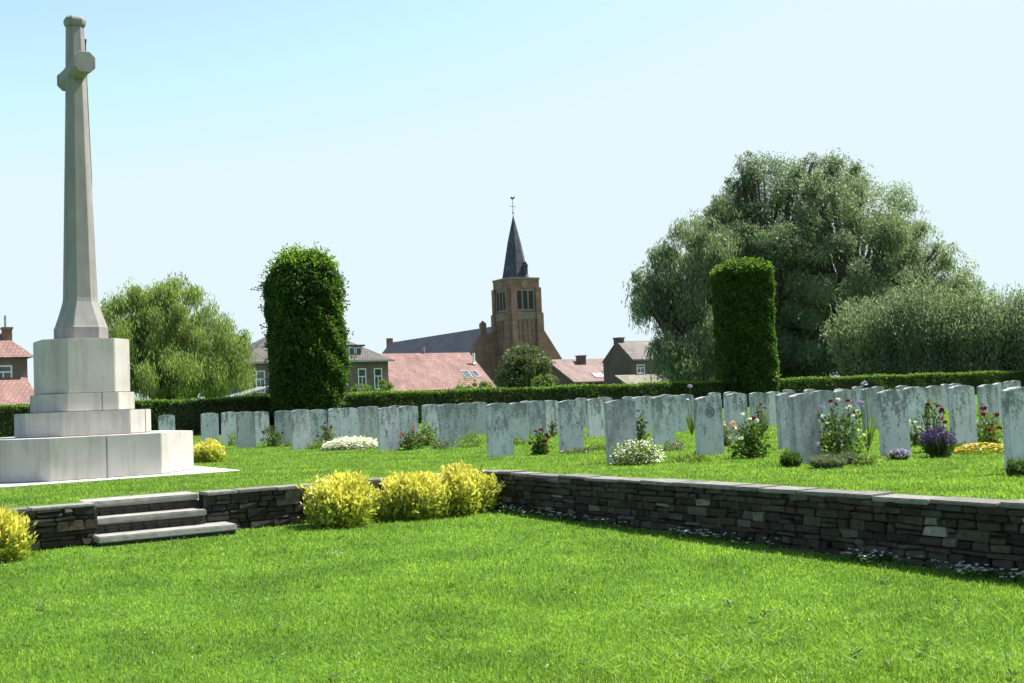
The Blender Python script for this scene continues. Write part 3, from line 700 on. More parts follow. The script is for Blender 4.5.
# clover flowers in the lawn
n = 150; d = 5.2*np.exp(RNG.random(n)*math.log(2.4)); a = (RNG.random(n)*2-1)*.5; q = np.stack([d*np.sin(a), d*np.cos(a)], 1)
q = np.concatenate([q, RNG.normal(size=(26, 2))*.12+gnd(860/1024*400-0, 556, -.43)[:2], RNG.normal(size=(20, 2))*.2+gnd(790, 612, -.45)[:2]]); uu = (q-C0)@UV; nn = (q-C0)@NV; k = low_test(uu, nn); q = q[k]
c = np.concatenate([q, (low_z(uu[k], nn[k])+.034)[:, None]], 1); V = np.concatenate([leaf_quads(c, sph(len(c)), .011, .010, 1) for _ in range(3)])
tag(quads('clover_flowers', V, MT['whitep']), 'tiny white clover heads dotted over the lower lawn', 'clover', None, 'stuff')

# ------------------------------------------------------------------ hedge and clipped trees
def box_leaves(n, x0, x1, y0, y1, z0, z1, leaf, lw, jit, up=.2):
    A = [(x1-x0)*(z1-z0), (x1-x0)*(y1-y0), (x1-x0)*(z1-z0)*.4]; k = RNG.choice(3, n, p=np.array(A)/sum(A))
    r = RNG.random((n, 3)); c = np.stack([x0+r[:, 0]*(x1-x0), y0+r[:, 1]*(y1-y0), z0+r[:, 2]*(z1-z0)], 1)
    nr = np.zeros((n, 3)); dep = np.abs(RNG.normal(size=n))*jit
    wv = .03*np.sin(c[:, 0]*1.3)+.025*np.sin(c[:, 0]*3.7+1)+.03*np.sin(c[:, 2]*4+c[:, 0]*2)
    for i, (ax, val, s) in enumerate(((1, y0, -1), (2, z1, 1), (1, y1, 1))):
        q = k == i; c[q, ax] = val-s*dep[q]+s*wv[q]; nr[q, ax] = s
    return leaf_quads(c, unit(nr*.8+sph(n)+np.array([0, 0, up])), leaf*(.6+.8*RNG.random(n)), leaf*lw*(.7+.6*RNG.random(n)))
hn = -28
hx = empty('hedge', P(-8, hn), TH); tag(hx, 'long low clipped hedge closing the cemetery behind the headstones', 'hedge')
core = MB(); core.box(-2, 76, .12, .75, 0, 1.12); core.build('branches', MT['soil'], hx)
quads('foliage', box_leaves(120000, -2, 76, 0, .85, .0, 1.22, .10, .6, .08), MT['hedge'], hx)
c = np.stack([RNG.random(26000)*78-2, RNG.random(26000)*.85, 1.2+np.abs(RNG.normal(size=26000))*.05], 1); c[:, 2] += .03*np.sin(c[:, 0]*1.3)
quads('sunlit_new_growth', leaf_quads(c, unit(sph(26000)+np.array([0, 0, .6])), .09, .05), MT['fresh_sunlit'], hx)  # young top leaves, their lighter green also painting the sunlit hedge top
def clipped(px, Yb, halfpx, topy, n, lab, seed, leaf, square, ragged, tw=1.0):
    b = at(px, 400, Yb); base = np.array([b[0], Yb, 0]); k = Yb/F
    hw = halfpx*k; top = at(px, topy, Yb)[2]
    root = empty('clipped_tree', base, TH*.4); tag(root, lab, 'tree', 'clipped columnar trees in the hedge line')
    s = MB(); s.tube([(0, 0, -.1), (.03, .02, top*.4), (0, 0, top*.8)], [.18, .13, .05], 8)
    for i in range(26):
        z = random.uniform(.6, top*.85); a = random.uniform(0, 6.28); s.tube([(0, 0, z), (math.cos(a)*hw*.7, math.sin(a)*hw*.7, z+hw*.35)], [.04, .01], 5)
    s.build('trunk', MT['bark'], root)
    a = RNG.random(n)*2*math.pi; z = RNG.random(n)*top; kk = RNG.random(n) < .18
    p = 3.4 if square else 2.2
    rad = hw/(np.abs(np.cos(a))**p+np.abs(np.sin(a))**p)**(1/p)
    rad *= 1-.05*np.cos(z*1.3+1)*(1 if not square else .4)
    dm = .75 if square else 1.8
    rad *= np.where(z > top-dm, np.sqrt(np.clip(1-((z-(top-dm))/dm)**2*.9, .03, 1)), 1)
    if not square: rad *= np.interp(z/top, [0, .25, .55, 1], [.76, .90, 1.03, 1.0])
    rad *= np.where(z < 1.2, .86+.14*z/1.2, 1)
    f = np.where(kk, np.sqrt(RNG.random(n)), 1-np.abs(RNG.normal(size=n))*.10)
    lump = (.5+.5*np.sin(a*5+z*2.1)*np.sin(z*3.3+a*2))*.12*ragged
    rk = hw/(np.abs(np.cos(a))**p+np.abs(np.sin(a))**p)**(1/p); rad = np.where(kk, rk, rad)
    zz = np.where(kk, top-.06-np.abs(RNG.normal(size=n))*.12-dm*(1-np.sqrt(np.clip(1-f**2*.95, 0, 1))), z)
    c = np.stack([np.cos(a)*rad*(f-lump), np.sin(a)*rad*(f-lump), zz], 1)
    out = np.stack([np.cos(a), np.sin(a), np.where(kk, 1.2, .15)], 1)
    inn = RNG.random(n) < .25; c[inn, :2] *= (.55+.4*RNG.random(inn.sum()))[:, None]
    dr = unit(unit(out)*.7+sph(n)*1.0); L = leaf*(.6+.8*RNG.random(n))
    quads('crown', leaf_quads(c, dr, L, L*.6, .5), MT['hornbeam'], root)
    # young shoots: many on the top, fewer on the flanks, each a leafy twig rooted in the crown; pale ones also paint the sunlit right edge
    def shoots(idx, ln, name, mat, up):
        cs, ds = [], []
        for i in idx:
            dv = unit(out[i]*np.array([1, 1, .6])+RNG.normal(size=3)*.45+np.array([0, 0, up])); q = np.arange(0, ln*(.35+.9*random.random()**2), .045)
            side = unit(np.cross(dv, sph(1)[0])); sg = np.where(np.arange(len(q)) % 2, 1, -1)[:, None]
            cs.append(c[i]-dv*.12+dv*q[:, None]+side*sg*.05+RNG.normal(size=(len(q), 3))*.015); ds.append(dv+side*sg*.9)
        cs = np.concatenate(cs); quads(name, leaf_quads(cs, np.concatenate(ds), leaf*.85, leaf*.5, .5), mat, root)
    topi = np.where(c[:, 2] > top-.75)[0]; sidei = np.where((c[:, 2] <= top-.5) & ~inn)[0]
    shoots(RNG.choice(topi, int(750 if ragged > 1 else 650)), .42*min(1.2, ragged+.2), 'sunlit_new_growth', MT['fresh_sunlit'], .9)
    shoots(RNG.choice(sidei, int(900*ragged)), .30*ragged, 'side_shoots', MT['hornbeam'], .15)
    rt = sidei[(c[sidei, 0] > hw*.45)]; shoots(RNG.choice(rt, int(520)), .25, 'sunlit_new_growth', MT['fresh_sunlit'], .3)  # paler leaves on the right flank only: its sunlit edge put into colour
    return root
clipped(308, 41.0, 42, 253, 95000, 'dark ragged clipped column tree left of centre in the hedge line', 1, .13, False, 1.6)
clipped(748, 54.5, 28.5, 260, 90000, 'narrower crisp clipped column tree in front of the big willows', 2, .14, True, .7)

# ------------------------------------------------------------------ free-growing trees
def limbs(s, base, tips, r0):
    base = np.array(base)
    for tp in tips:
        tp = np.array(tp); mid = base+(tp-base)*np.array([.35, .35, .55])+RNG.normal(size=3)*.25
        s.tube([base+np.array([0, 0, -.3])+RNG.normal(size=3)*np.array([.1, .1, 0]), base+(mid-base)*.5, mid, tp], [r0, r0*.75, r0*.5, r0*.12], 7)
def tree(name, base, lobes, n, leaf, lw, mat, lab, cat='tree', group=None, droop=.6, clump=1.3, nclump=26, hang=1.4, r0=.35, air=.25, tall=1.0):
    """lobes: (centre xyz, radii xyz) in world metres; each lobe is filled with leafy clumps"""
    root = empty(name, base); tag(root, lab, cat, group); base = np.array(base)
    if max(l[1][0] for l in lobes) > 2.4:                # side crowns that break the outline
        sub = []
        for c, r in lobes:
            for _ in range(3):
                dv = sph(1)[0]; dv[2] = abs(dv[2])*.9; sub.append((tuple(np.array(c)+dv*np.array(r)*.98), tuple(np.array(r)*random.uniform(.22, .36))))
        lobes = [(c, tuple(np.array(r)*.95)) for c, r in lobes]+sub
    vol = np.array([l[1][0]*l[1][1]*l[1][2] for l in lobes])**.75; share = vol/vol.sum()
    CS, DS, LS = [], [], []
    tips = []
    for (c, r), sh in zip(lobes, share):
        c = np.array(c); r = np.array(r); tips += [c+r*np.array([0, 0, .3])] + [c+sph(1)[0]*r*.6 for _ in range(2)]
        nc = max(6, int(nclump*min(1, (r.max()/2.2)**1.2))); d = sph(nc); s_ = np.where(RNG.random(nc) < .8, .78+.2*RNG.random(nc), RNG.random(nc)*.7)
        cc = c+d*s_[:, None]*r
        wts = RNG.random(nc)*.8+.6; wts /= wts.sum()
        for k in range(nc):
            m_ = int(n*sh*wts[k]); R_ = min(clump, r.max()*.6)*(.6+.8*RNG.random())
            q = sph(m_)*(RNG.random(m_)**.45)[:, None]*R_*np.array([1, 1, .75])
            dn = RNG.random(m_)**1.3*hang*R_*droop; out = unit(cc[k]-c+np.array([0, 0, .01])+0*q)
            p_ = cc[k]+q; p_[:, 2] -= dn
            dd = unit(sph(m_)*(1.1-droop*.7)+np.array([0, 0, -1.6*droop+.25*(1-droop)])+out*.5*(1-droop))
            CS.append(p_); DS.append(dd); LS.append(leaf*(.5+RNG.random(m_)))
        # airy wisps outside the clumps
        m_ = int(n*sh*air); d = sph(m_); p_ = c+d*r*(.95+.16*RNG.random(m_)**2)[:, None]*(1+.1*np.sin(d[:, :1]*9)*np.sin(d[:, 2:]*11)); CS.append(p_); DS.append(unit(sph(m_)*.6+d*(.6)*(1-droop)+np.array([0, 0, -1.2*droop]))); LS.append(leaf*(.5+RNG.random(m_)))
    c = np.concatenate(CS); d = np.concatenate(DS); L = np.concatenate(LS)
    k = c[:, 2] > .15; c, d, L = c[k]-base, d[k], L[k]
    quads('crown', leaf_quads(c, d, L, np.minimum(L*lw, leaf*lw*1.2)), mat, root)
    s = MB(); limbs(s, (0, 0, 0), [t_-base for t_ in tips], r0); s.build('trunk', MT['bark'], root)
    return root
def lobe(px, py, Y, rx, rz, ry=None, dy=0):               # ellipsoid centred in a picture column at depth Y, radii in metres
    p = at(px, py, Y+dy); return (tuple(p), (rx, ry or rx, rz))
def gb(px, Y): p = at(px, 400, Y); return (p[0], Y, 0)
# left weeping willow
Y = 74; m_ = Y/F
tree('weeping_willow', gb(168, Y), [lobe(140, 335, Y, 3.0, 3.4), lobe(182, 330, Y, 2.9, 3.1, None, .8), lobe(215, 350, Y, 2.0, 2.5, None, -.5), lobe(240, 360, Y, .9, 2.0), lobe(115, 350, Y, 2.2, 3.2), lobe(180, 372, Y, 3.4, 1.8, None, -1)],
     115000, .24, .22, MT['willow_y'], 'yellow-green weeping willow behind the memorial cross', droop=.85, clump=.75, nclump=34, hang=1.5, r0=.3, air=.1)
# group of large willows on the right
Y = 86; G = 'large willows behind the hedge'
tree('willow', gb(700, Y-3), [lobe(653, 288, Y-3, 1.5, 1.9), lobe(700, 262, Y-2, 3.0, 3.6), lobe(697, 322, Y-3, 3.0, 3.6), lobe(674, 362, Y-6, 1.5, 2.0), lobe(722, 235, Y, 2.2, 2.6), lobe(643, 300, Y-4, .8, 1.3), lobe(680, 285, Y-3, 2.0, 2.4)],
     95000, .27, .24, MT['willow_g'], 'grey-green weeping willow at the left of the big willow group', group=G, droop=.75, clump=.95, nclump=28, hang=1.6, r0=.35, air=.12)
tree('willow', gb(770, Y+2), [lobe(765, 190, Y+2, 2.7, 2.7), lobe(745, 215, Y+2, 2.0, 2.6), lobe(800, 195, Y+3, 2.4, 2.9), lobe(775, 250, Y+1, 4.2, 4.0), lobe(765, 320, Y, 4.2, 4.6), lobe(838, 182, Y+4, 2.0, 2.2), lobe(735, 268, Y+1, 2.6, 3.0), lobe(790, 248, Y+3, 2.8, 3.2), lobe(820, 312, Y+5, 3.2, 3.4), lobe(800, 340, Y+3, 3.0, 2.6), lobe(795, 362, Y+1, 3.0, 2.2), lobe(750, 365, Y+1, 2.6, 2.0)],
     150000, .26, .26, MT['willow_d'], 'tallest dark willow rising above the others behind the clipped tree', group=G, droop=.45, clump=1.05, nclump=30, hang=1.2, r0=.42, air=.14)
tree('willow', gb(860, Y-1), [lobe(835, 210, Y-1, 2.8, 3.2), lobe(880, 225, Y, 3.2, 3.4), lobe(915, 258, Y, 2.6, 3.0), lobe(945, 275, Y, 2.0, 2.6), lobe(850, 270, Y-2, 4.4, 4.2), lobe(815, 330, Y-1, 3.4, 3.8), lobe(880, 330, Y, 4.5, 4.0), lobe(960, 300, Y+1, 1.6, 2.2)],
     125000, .26, .26, MT['willow_g'], 'broad green willow forming the right side of the big willow group', group=G, droop=.55, clump=1.05, nclump=30, hang=1.3, r0=.42, air=.12)
# osier bushes
def osier(px, Y, h, w_, n, lab):
    root = empty('osier_bush', gb(px, Y)); tag(root, lab, 'bush', 'upright willow bushes behind the hedge on the right')
    ns = 150; s = MB(); CS, DS = [], []
    for i in range(ns):
        a = random.uniform(0, 6.28); r = math.sqrt(random.random()); x0, y0 = math.cos(a)*r*w_*.33, math.sin(a)*r*w_*.33
        hh = h*(1-.30*r**2)*random.uniform(.78, 1.03); x1, y1 = x0+math.cos(a)*r*w_*.20+random.gauss(0, .2), y0+math.sin(a)*r*w_*.2+random.gauss(0, .2)
        p0 = np.array([x0, y0, 0]); p1 = np.array([x1, y1, hh]); bend = np.array([x1-x0, y1-y0, 0])*.35
        if i < 60: s.tube([p0, (p0+p1)/2-bend*.5, p1], [.05, .03, .006], 5)
        k = int(n/ns); t_ = (.12+.88*RNG.random(k)**.75)[:, None]; c = p0+(p1-p0)*t_-bend*(4*t_*(1-t_))*.5
        c = c+RNG.normal(size=(k, 3))*np.array([.24, .24, .15])*(.5+t_); CS.append(c); DS.append(unit(sph(k)*.7+np.array([0, 0, .9])+(c-np.array([0, 0, h*.4]))*np.array([.15, .15, 0])))
    c = np.concatenate(CS); d = np.concatenate(DS); L = .22*(.5+RNG.random(len(c)))
    quads('crown', leaf_quads(c, d, L, L*.3), MT['osier'], root); s.build('stems', MT['bark'], root)
osier(872, 72, 6.9, 4.6, 24000, 'upright grey-green willow bush at the left end of the osier row')
osier(925, 71, 7.6, 4.8, 27000, 'tallest willow bush, second in the osier row from the left')
osier(978, 70, 6.9, 4.6, 25000, 'upright willow bush, third in the osier row, near the right edge')
osier(1030, 69, 6.6, 4.4, 21000, 'upright willow bush half cut off by the right picture edge')
osier(1090, 68, 6.8, 4.6, 8000, 'last willow bush in the osier row, beyond the right edge')
# round tree and small shrubs by the houses
Y = 98
tree('round_tree', gb(525, Y), [lobe(525, 372, Y, 2.25, 2.25), lobe(518, 380, Y, 1.9, 1.8), lobe(535, 382, Y, 1.8, 1.7)], 30000, .2, .5, MT['roundtree'], 'compact round-crowned tree in front of the church tower', droop=.05, clump=.6, nclump=50, hang=.2, r0=.16, air=.05)
for px, py, Y, rr, lab in [(468, 386, 92, .9, 'loose light green garden shrub under the red barn roof skylights'), (543, 384, 90, .9, 'light green shrub at the right foot of the round tree'), (385, 388, 90, .7, 'small green shrub under the grey house windows'), (487, 388, 90, .6, 'small shrub left of the round tree'), (360, 390, 84, .6, 'light green shrub right of the dark clipped column')]:
    tree('garden_shrub', gb(px, Y), [lobe(px, py, Y, rr, rr*.8)], 1600, .16, .4, MT['light_leaf'], lab, 'shrub', None, .1, .3, 16, .3, .05, .2)

# ------------------------------------------------------------------ village
def gable_roof(m, x0, x1, y0, y1, ze, zr, ov=.3, th=.14, yr=None):
    """ridge along x; two pitched slabs butting at the ridge"""
    yr = (y0+y1)/2 if yr is None else yr
    for ya, s in ((y0, -1), (y1, 1)):
        k = (zr-ze)/abs(yr-ya); yo = ya+s*ov; zo = ze-k*ov
        m.hexa([(x0-ov, yo, zo), (x1+ov, yo, zo), (x1+ov, yr, zr), (x0-ov, yr, zr)], [(x0-ov, yo, zo+th), (x1+ov, yo, zo+th), (x1+ov, yr-.0, zr+th), (x0-ov, yr, zr+th)])
def gable_walls(m, x0, x1, y0, y1, ze, zr):
    yr = (y0+y1)/2; m.add([(x0, y0, -.5), (x0, y1, -.5), (x0, y1, ze), (x0, yr, zr), (x0, y0, ze), (x1, y0, -.5), (x1, y1, -.5), (x1, y1, ze), (x1, yr, zr), (x1, y0, ze)],
          [(0, 1, 2, 3, 4), (9, 8, 7, 6, 5), (0, 4, 9, 5), (1, 6, 7, 2), (4, 3, 8, 9), (2, 7, 8, 3)])
def window(root, x0, x1, z0, z1, y, bars=1, sill=True):
    """sash window standing in the wall plane y (faces -y)"""
    f = MB(); fr = .09; d0, d1 = y-.04, y+.05
    f.box(x0, x0+fr, d0, d1, z0, z1); f.box(x1-fr, x1, d0, d1, z0, z1); f.box(x0+fr+.001, x1-fr-.001, d0, d1, z1-fr, z1); f.box(x0+fr+.001, x1-fr-.001, d0, d1, z0, z0+fr)
    zm = z0+(z1-z0)*.62; f.box(x0+fr+.001, x1-fr-.001, d0+.002, d1-.002, zm-.04, zm+.04)
    xm = (x0+x1)/2; f.box(xm-.035, xm+.035, d0+.004, d1-.004, z0+fr+.001, zm-.041)
    o = f.build('window', MT['white'], root)
    g = MB(); g.box(x0+fr*.5, x1-fr*.5, y-.015, y+.03, z0+fr*.5, z1-fr*.5); g.build('pane', MT['glass'], o)
    if sill: g = MB(); g.box(x0-.08, x1+.08, y-.12, y-.002, z0-.1, z0-.003); g.build('sill', MT['lead'], o)
def chimney(root, x, y, w_, d_, z0, z1, mat='darkbrick', pots=1):
    c = MB(); c.box(x-w_/2, x+w_/2, y-d_/2, y+d_/2, z0, z1); c.box(x-w_/2-.06, x+w_/2+.06, y-d_/2-.06, y+d_/2+.06, z1+.002, z1+.14)
    o = c.build('chimney', MT[mat], root)
    return o
def skylight(root, x, y, k, z, w_, l_, glass='glass'):
    s = MB(); dx, dy = w_/2, l_/2; zz = lambda yy, o_: z+(yy-y)*k+o_
    s.hexa([(x-dx, y-dy, zz(y-dy, .1)), (x+dx, y-dy, zz(y-dy, .1)), (x+dx, y+dy, zz(y+dy, .1)), (x-dx, y+dy, zz(y+dy, .1))], [(x-dx, y-dy, zz(y-dy, .22)), (x+dx, y-dy, zz(y-dy, .22)), (x+dx, y+dy, zz(y+dy, .22)), (x-dx, y+dy, zz(y+dy, .22))])
    o = s.build('skylight', MT['lead'], root); s = MB(); dx -= .09; dy -= .09
    s.hexa([(x-dx, y-dy, zz(y-dy, .2)), (x+dx, y-dy, zz(y-dy, .2)), (x+dx, y+dy, zz(y+dy, .2)), (x-dx, y+dy, zz(y+dy, .2))], [(x-dx, y-dy, zz(y-dy, .235)), (x+dx, y-dy, zz(y-dy, .235)), (x+dx, y+dy, zz(y+dy, .235)), (x-dx, y+dy, zz(y+dy, .235))])
    s.build('pane', MT[glass], o)

# red-roofed barn: ridge from the column 387 to 470
p = at(387, 354, 113.2); zr = p[2]
e = empty('red_roofed_barn', (p[0]+NV[0]*5, p[1]+NV[1]*5, 0), TH); tag(e, 'long low barn with a faded red tiled roof left of the round tree', 'barn')
m = MB(); gable_walls(m, -4.9, 9.4, 0, 10, 2.0, zr-.15); m.build('wall', MT['redbrick'], e)
m = MB(); gable_roof(m, -4.8, 9.3, 0, 10, 2.0, zr-.1, .25); rf = m.build('roof', MT['redtile'], e)
k = (zr-.1-2)/5
skylight(e, 7.2, 1.7, k, 2+1.7*k, .9, 1.1); skylight(e, 8.3, 1.75, k, 2+1.75*k, .7, .9)
m = MB(); m.tube([(9.0, 3.2, 2+3.2*k), (9.0, 3.2, 2+3.2*k+1.3)], [.13, .13], 8); m.tube([(8.85, 3.2, 2+3.2*k+.15), (9.15, 3.2, 2+3.2*k+.15)], [.2, .2], 6); m.build('vent_pipe', MT['white'], e)
m = MB(); m.tube([(4.2, 5, zr), (4.2, 5, zr+.7)], [.1, .1], 8); m.build('vent_pipe', MT['lead'], e)
# grey brick house behind the dark clipped column
p = at(388, 360, 107); ze = p[2]
L = 14.2
e = empty('grey_house', (p[0]-UV[0]*L, p[1]-UV[1]*L, 0), TH); tag(e, 'grey brick house with hipped roof and dormer behind the dark clipped column', 'house')
D = 8.5; zr = ze+3.1
m = MB(); m.box(0, L, 0, D, -.5, ze); m.build('wall', MT['greybrick'], e)
m = MB(); ov = .4; zo = ze-.0; base_ = [(-ov, -ov, zo), (L+ov, -ov, zo), (L+ov, D+ov, zo), (-ov, D+ov, zo)]
m.add(base_+[(5.0, D/2, zr), (L-4.6, D/2, zr)], [(3, 2, 1, 0), (0, 1, 5, 4), (1, 2, 5), (2, 3, 4, 5), (3, 0, 4)]); m.build('roof', MT['darktile'], e)
m = MB(); m.box(-ov-.08, L+ov+.08, -ov-.1, -ov-.002, ze-.14, ze+.02); m.build('gutter', MT['lead'], e)
for xc in (L-5.0, L-2.75, L-1.1): window(e, xc-.42, xc+.42, ze-2.7, ze-.75, -.001)
for xc in (1.6, 4.0): window(e, xc-.42, xc+.42, ze-2.7, ze-.75, -.001)
# dormer
kf = (zr-ze)/(D/2+ov); xd = L-3.1
m = MB(); m.box(xd-.75, xd+.75, .55, 3.0, ze+.3, ze+1.35); dm = m.build('dormer', MT['lead'], e)
m = MB(); m.box(xd-.95, xd+.95, .35, 3.2, ze+1.353, ze+1.5); m.build('dormer_roof', MT['slate'], dm)
for s_ in (-.36, .36):
    m = MB(); m.box(xd+s_-.3, xd+s_+.3, .51, .548, ze+.5, ze+1.25); o = m.build('window', MT['white'], dm)
    m = MB(); m.box(xd+s_-.22, xd+s_+.22, .49, .508, ze+.58, ze+1.17); m.build('pane', MT['glass'], o)
# low brown-roofed house right of the round tree
p = at(548, 360, 118); zr = p[2]; L = 8.5
e = empty('brown_roofed_house', (p[0]+NV[0]*4.5, p[1]+NV[1]*4.5, 0), TH); tag(e, 'low house with faded brown tiled roof right of the round tree', 'house')
m = MB(); gable_walls(m, .05, L-.05, 0, 9, 2.2, zr-.15); m.build('wall', MT['darkbrick'], e)
m = MB(); gable_roof(m, 0, L, 0, 9, 2.2, zr-.1, .2); rf = m.build('roof', MT['browntile'], e); k = (zr-.1-2.2)/4.5
chimney(e, 3.6, 3.6, .75, .75, zr-1.4, zr+.25)
skylight(e, 5.4, 1.6, k, 2.2+1.6*k, 1.0, .7); skylight(e, 3.7, .9, k, 2.2+.9*k, 1.2, .8, 'white')
# gabled dark house left of the willows
p = at(632, 360, 108); ze = p[2]; D = 4.5; zr = at(617, 343, 111)[2]; L = 11
e = empty('gabled_house', (p[0], p[1], 0), TH); tag(e, 'dark brick gabled house with grey roof beside the big willows', 'house')
m = MB(); gable_walls(m, 0, L, 0, D, ze, zr); m.build('wall', MT['darkbrick'], e)
m = MB(); gable_roof(m, .1, L, 0, D, ze+.02, zr+.02, .12); m.build('roof', MT['greytile'], e)
chimney(e, .45, D/2+.2, .6, .9, zr-.6, zr+.35)
window(e, .5, 1.5, ze-1.3, ze-.45, -.001); window(e, 3.2, 4.2, ze-1.3, ze-.45, -.001)
m = MB(); zl = ze-1.55; m.hexa([(-2.2, -3.2, zl-1.6), (3.5, -3.2, zl-1.6), (3.5, -.05, zl), (-2.2, -.05, zl)], [(-2.2, -3.2, zl-1.45), (3.5, -3.2, zl-1.45), (3.5, -.05, zl+.15), (-2.2, -.05, zl+.15)]); m.build('lean_to_roof', MT['mosstile'], e)
m = MB(); m.box(-2.0, 3.3, -3.0, -.06, -.5, zl-1.62); m.build('lean_to_wall', MT['darkbrick'], e)
# house at the far left
p = at(34, 357, 72); ze = p[2]; L = 11; D = 8
e = empty('red_roofed_house', (p[0]-UV[0]*L, p[1]-UV[1]*L, 0), TH); tag(e, 'brick house with red hipped roof and chimney at the left picture edge', 'house')
m = MB(); m.box(0, L-.4, 0, D, -.5, ze); m.build('wall', MT['greybrick'], e)
m = MB(); ov = .45; zr = ze+3.2
m.add([(-ov, -ov, ze), (L, -ov, ze), (L, D+ov, ze), (-ov, D+ov, ze), (4, D/2, zr), (L-3.2, D/2, zr)], [(3, 2, 1, 0), (0, 1, 5, 4), (1, 2, 5), (2, 3, 4, 5), (3, 0, 4)]); m.build('roof', MT['redtile'], e)
q = UN(at(10, 340, 74)); q0 = UN(p); xc = L+(q[0]-q0[0])
ch = chimney(e, L-1.35, 1.4, .55, .55, ze+.3, ze+1.85, 'redbrick')
m = MB(); m.tube([(L-1.43, 1.4, ze+1.992), (L-1.43, 1.4, ze+2.75)], [.07, .07], 7); m.build('flue', MT['lead'], ch)
window(e, L-2.35, L-1.3, ze-1.6, ze-.5, -.001)
m = MB(); za_ = at(20, 379, 70)[2]; m.hexa([(-1, -3.6, za_-1.75), (L-.2, -3.6, za_-1.75), (L-.5, -.05, za_), (-1, -.05, za_)], [(-1, -3.6, za_-1.6), (L-.2, -3.6, za_-1.6), (L-.5, -.05, za_+.15), (-1, -.05, za_+.15)]); m.build('porch_roof', MT['redtile'], e)
m = MB(); m.box(-.8, L-.5, -3.4, -.06, -.5, za_-1.78); m.build('porch_wall', MT['greybrick'], e)
# little shed between the left willow and the grey house
p = at(236, 392, 95)
e = empty('garden_shed', (p[0], p[1], 0), TH); tag(e, 'small shed with a pale sloping roof between the left willow and the grey house', 'shed')
m = MB(); m.box(0, 3.0, 0, 3, -.3, 1.75); m.build('wall', MT['redbrick'], e)
m = MB(); m.hexa([(-.2, -.2, 1.76), (3.2, -.2, 2.6), (3.2, 3.2, 2.6), (-.2, 3.2, 1.76)], [(-.2, -.2, 1.88), (3.2, -.2, 2.72), (3.2, 3.2, 2.72), (-.2, 3.2, 1.88)]); m.build('roof', MT['lead'], e)

# church
Y = 170; CT = R(29); ux = np.array([math.cos(CT), math.sin(CT)]); nx = np.array([math.sin(CT), -math.cos(CT)])
zt = at(516, 281, Y)[2]; W2 = 2.66
pc = at(516.5, 300, Y); cx, cy = pc[0], pc[1]+0
e = empty('church', (cx, cy, 0), CT); tag(e, 'brown brick church with square tower and slate spire behind the village roofs', 'church')
z1 = at(520, 314, Y)[2]; z2 = at(520, 334, Y)[2]
m = MB(); m.box(-W2, W2, -W2, W2, -.5, z1); m.box(-W2+.12, W2-.12, -W2+.12, W2-.12, z1+.002, zt); m.build('tower', MT['church'], e)
m = MB(); m.box(-W2-.14, W2+.14, -W2-.14, W2+.14, z1-.25, z1+.12); m.build('cornice', MT['church_trim'], e)
m = MB(); m.box(-W2+.04, W2-.04, -W2+.04, W2-.04, zt+.003, zt+.28); m.build('parapet', MT['church_trim'], e)
m = MB(); m.box(-W2-.1, W2+.1, -W2-.1, W2+.1, z2-.15, z2+.1); m.build('cornice', MT['church_trim'], e)
# stepped corner buttresses
for sx in (-1, 1):
    for sy in (-1, 1):
        b = MB()
        for (za_, zb_, pr, hw) in ((-.5, z2-1.0, .72, .5), (z2-1.0, z1, .46, .44), (z1, zt-1.2, .24, .38)):
            x = sx*(W2-.55); y0, y1 = (W2-.02, W2+pr); ys = sorted((sy*y0, sy*y1)); b.box(x-hw, x+hw, ys[0], ys[1], za_+.003, zb_)
            xs = sorted((sx*(W2-.02), sx*(W2+pr))); yy = sy*(W2-.55); b.box(xs[0], xs[1], yy-hw, yy+hw, za_+.003, zb_)
            b.prism([(sx*x_, sy*y_) for x_, y_ in ((W2-.02, W2-.5), (W2+pr*.0+.02, W2-.5))]+[(sx*(W2+.02), sy*(W2+.02)), (sx*(W2-.5), sy*(W2+.02))], za_+.004, zb_-.01)
        b.build('buttress', MT['church'], e)
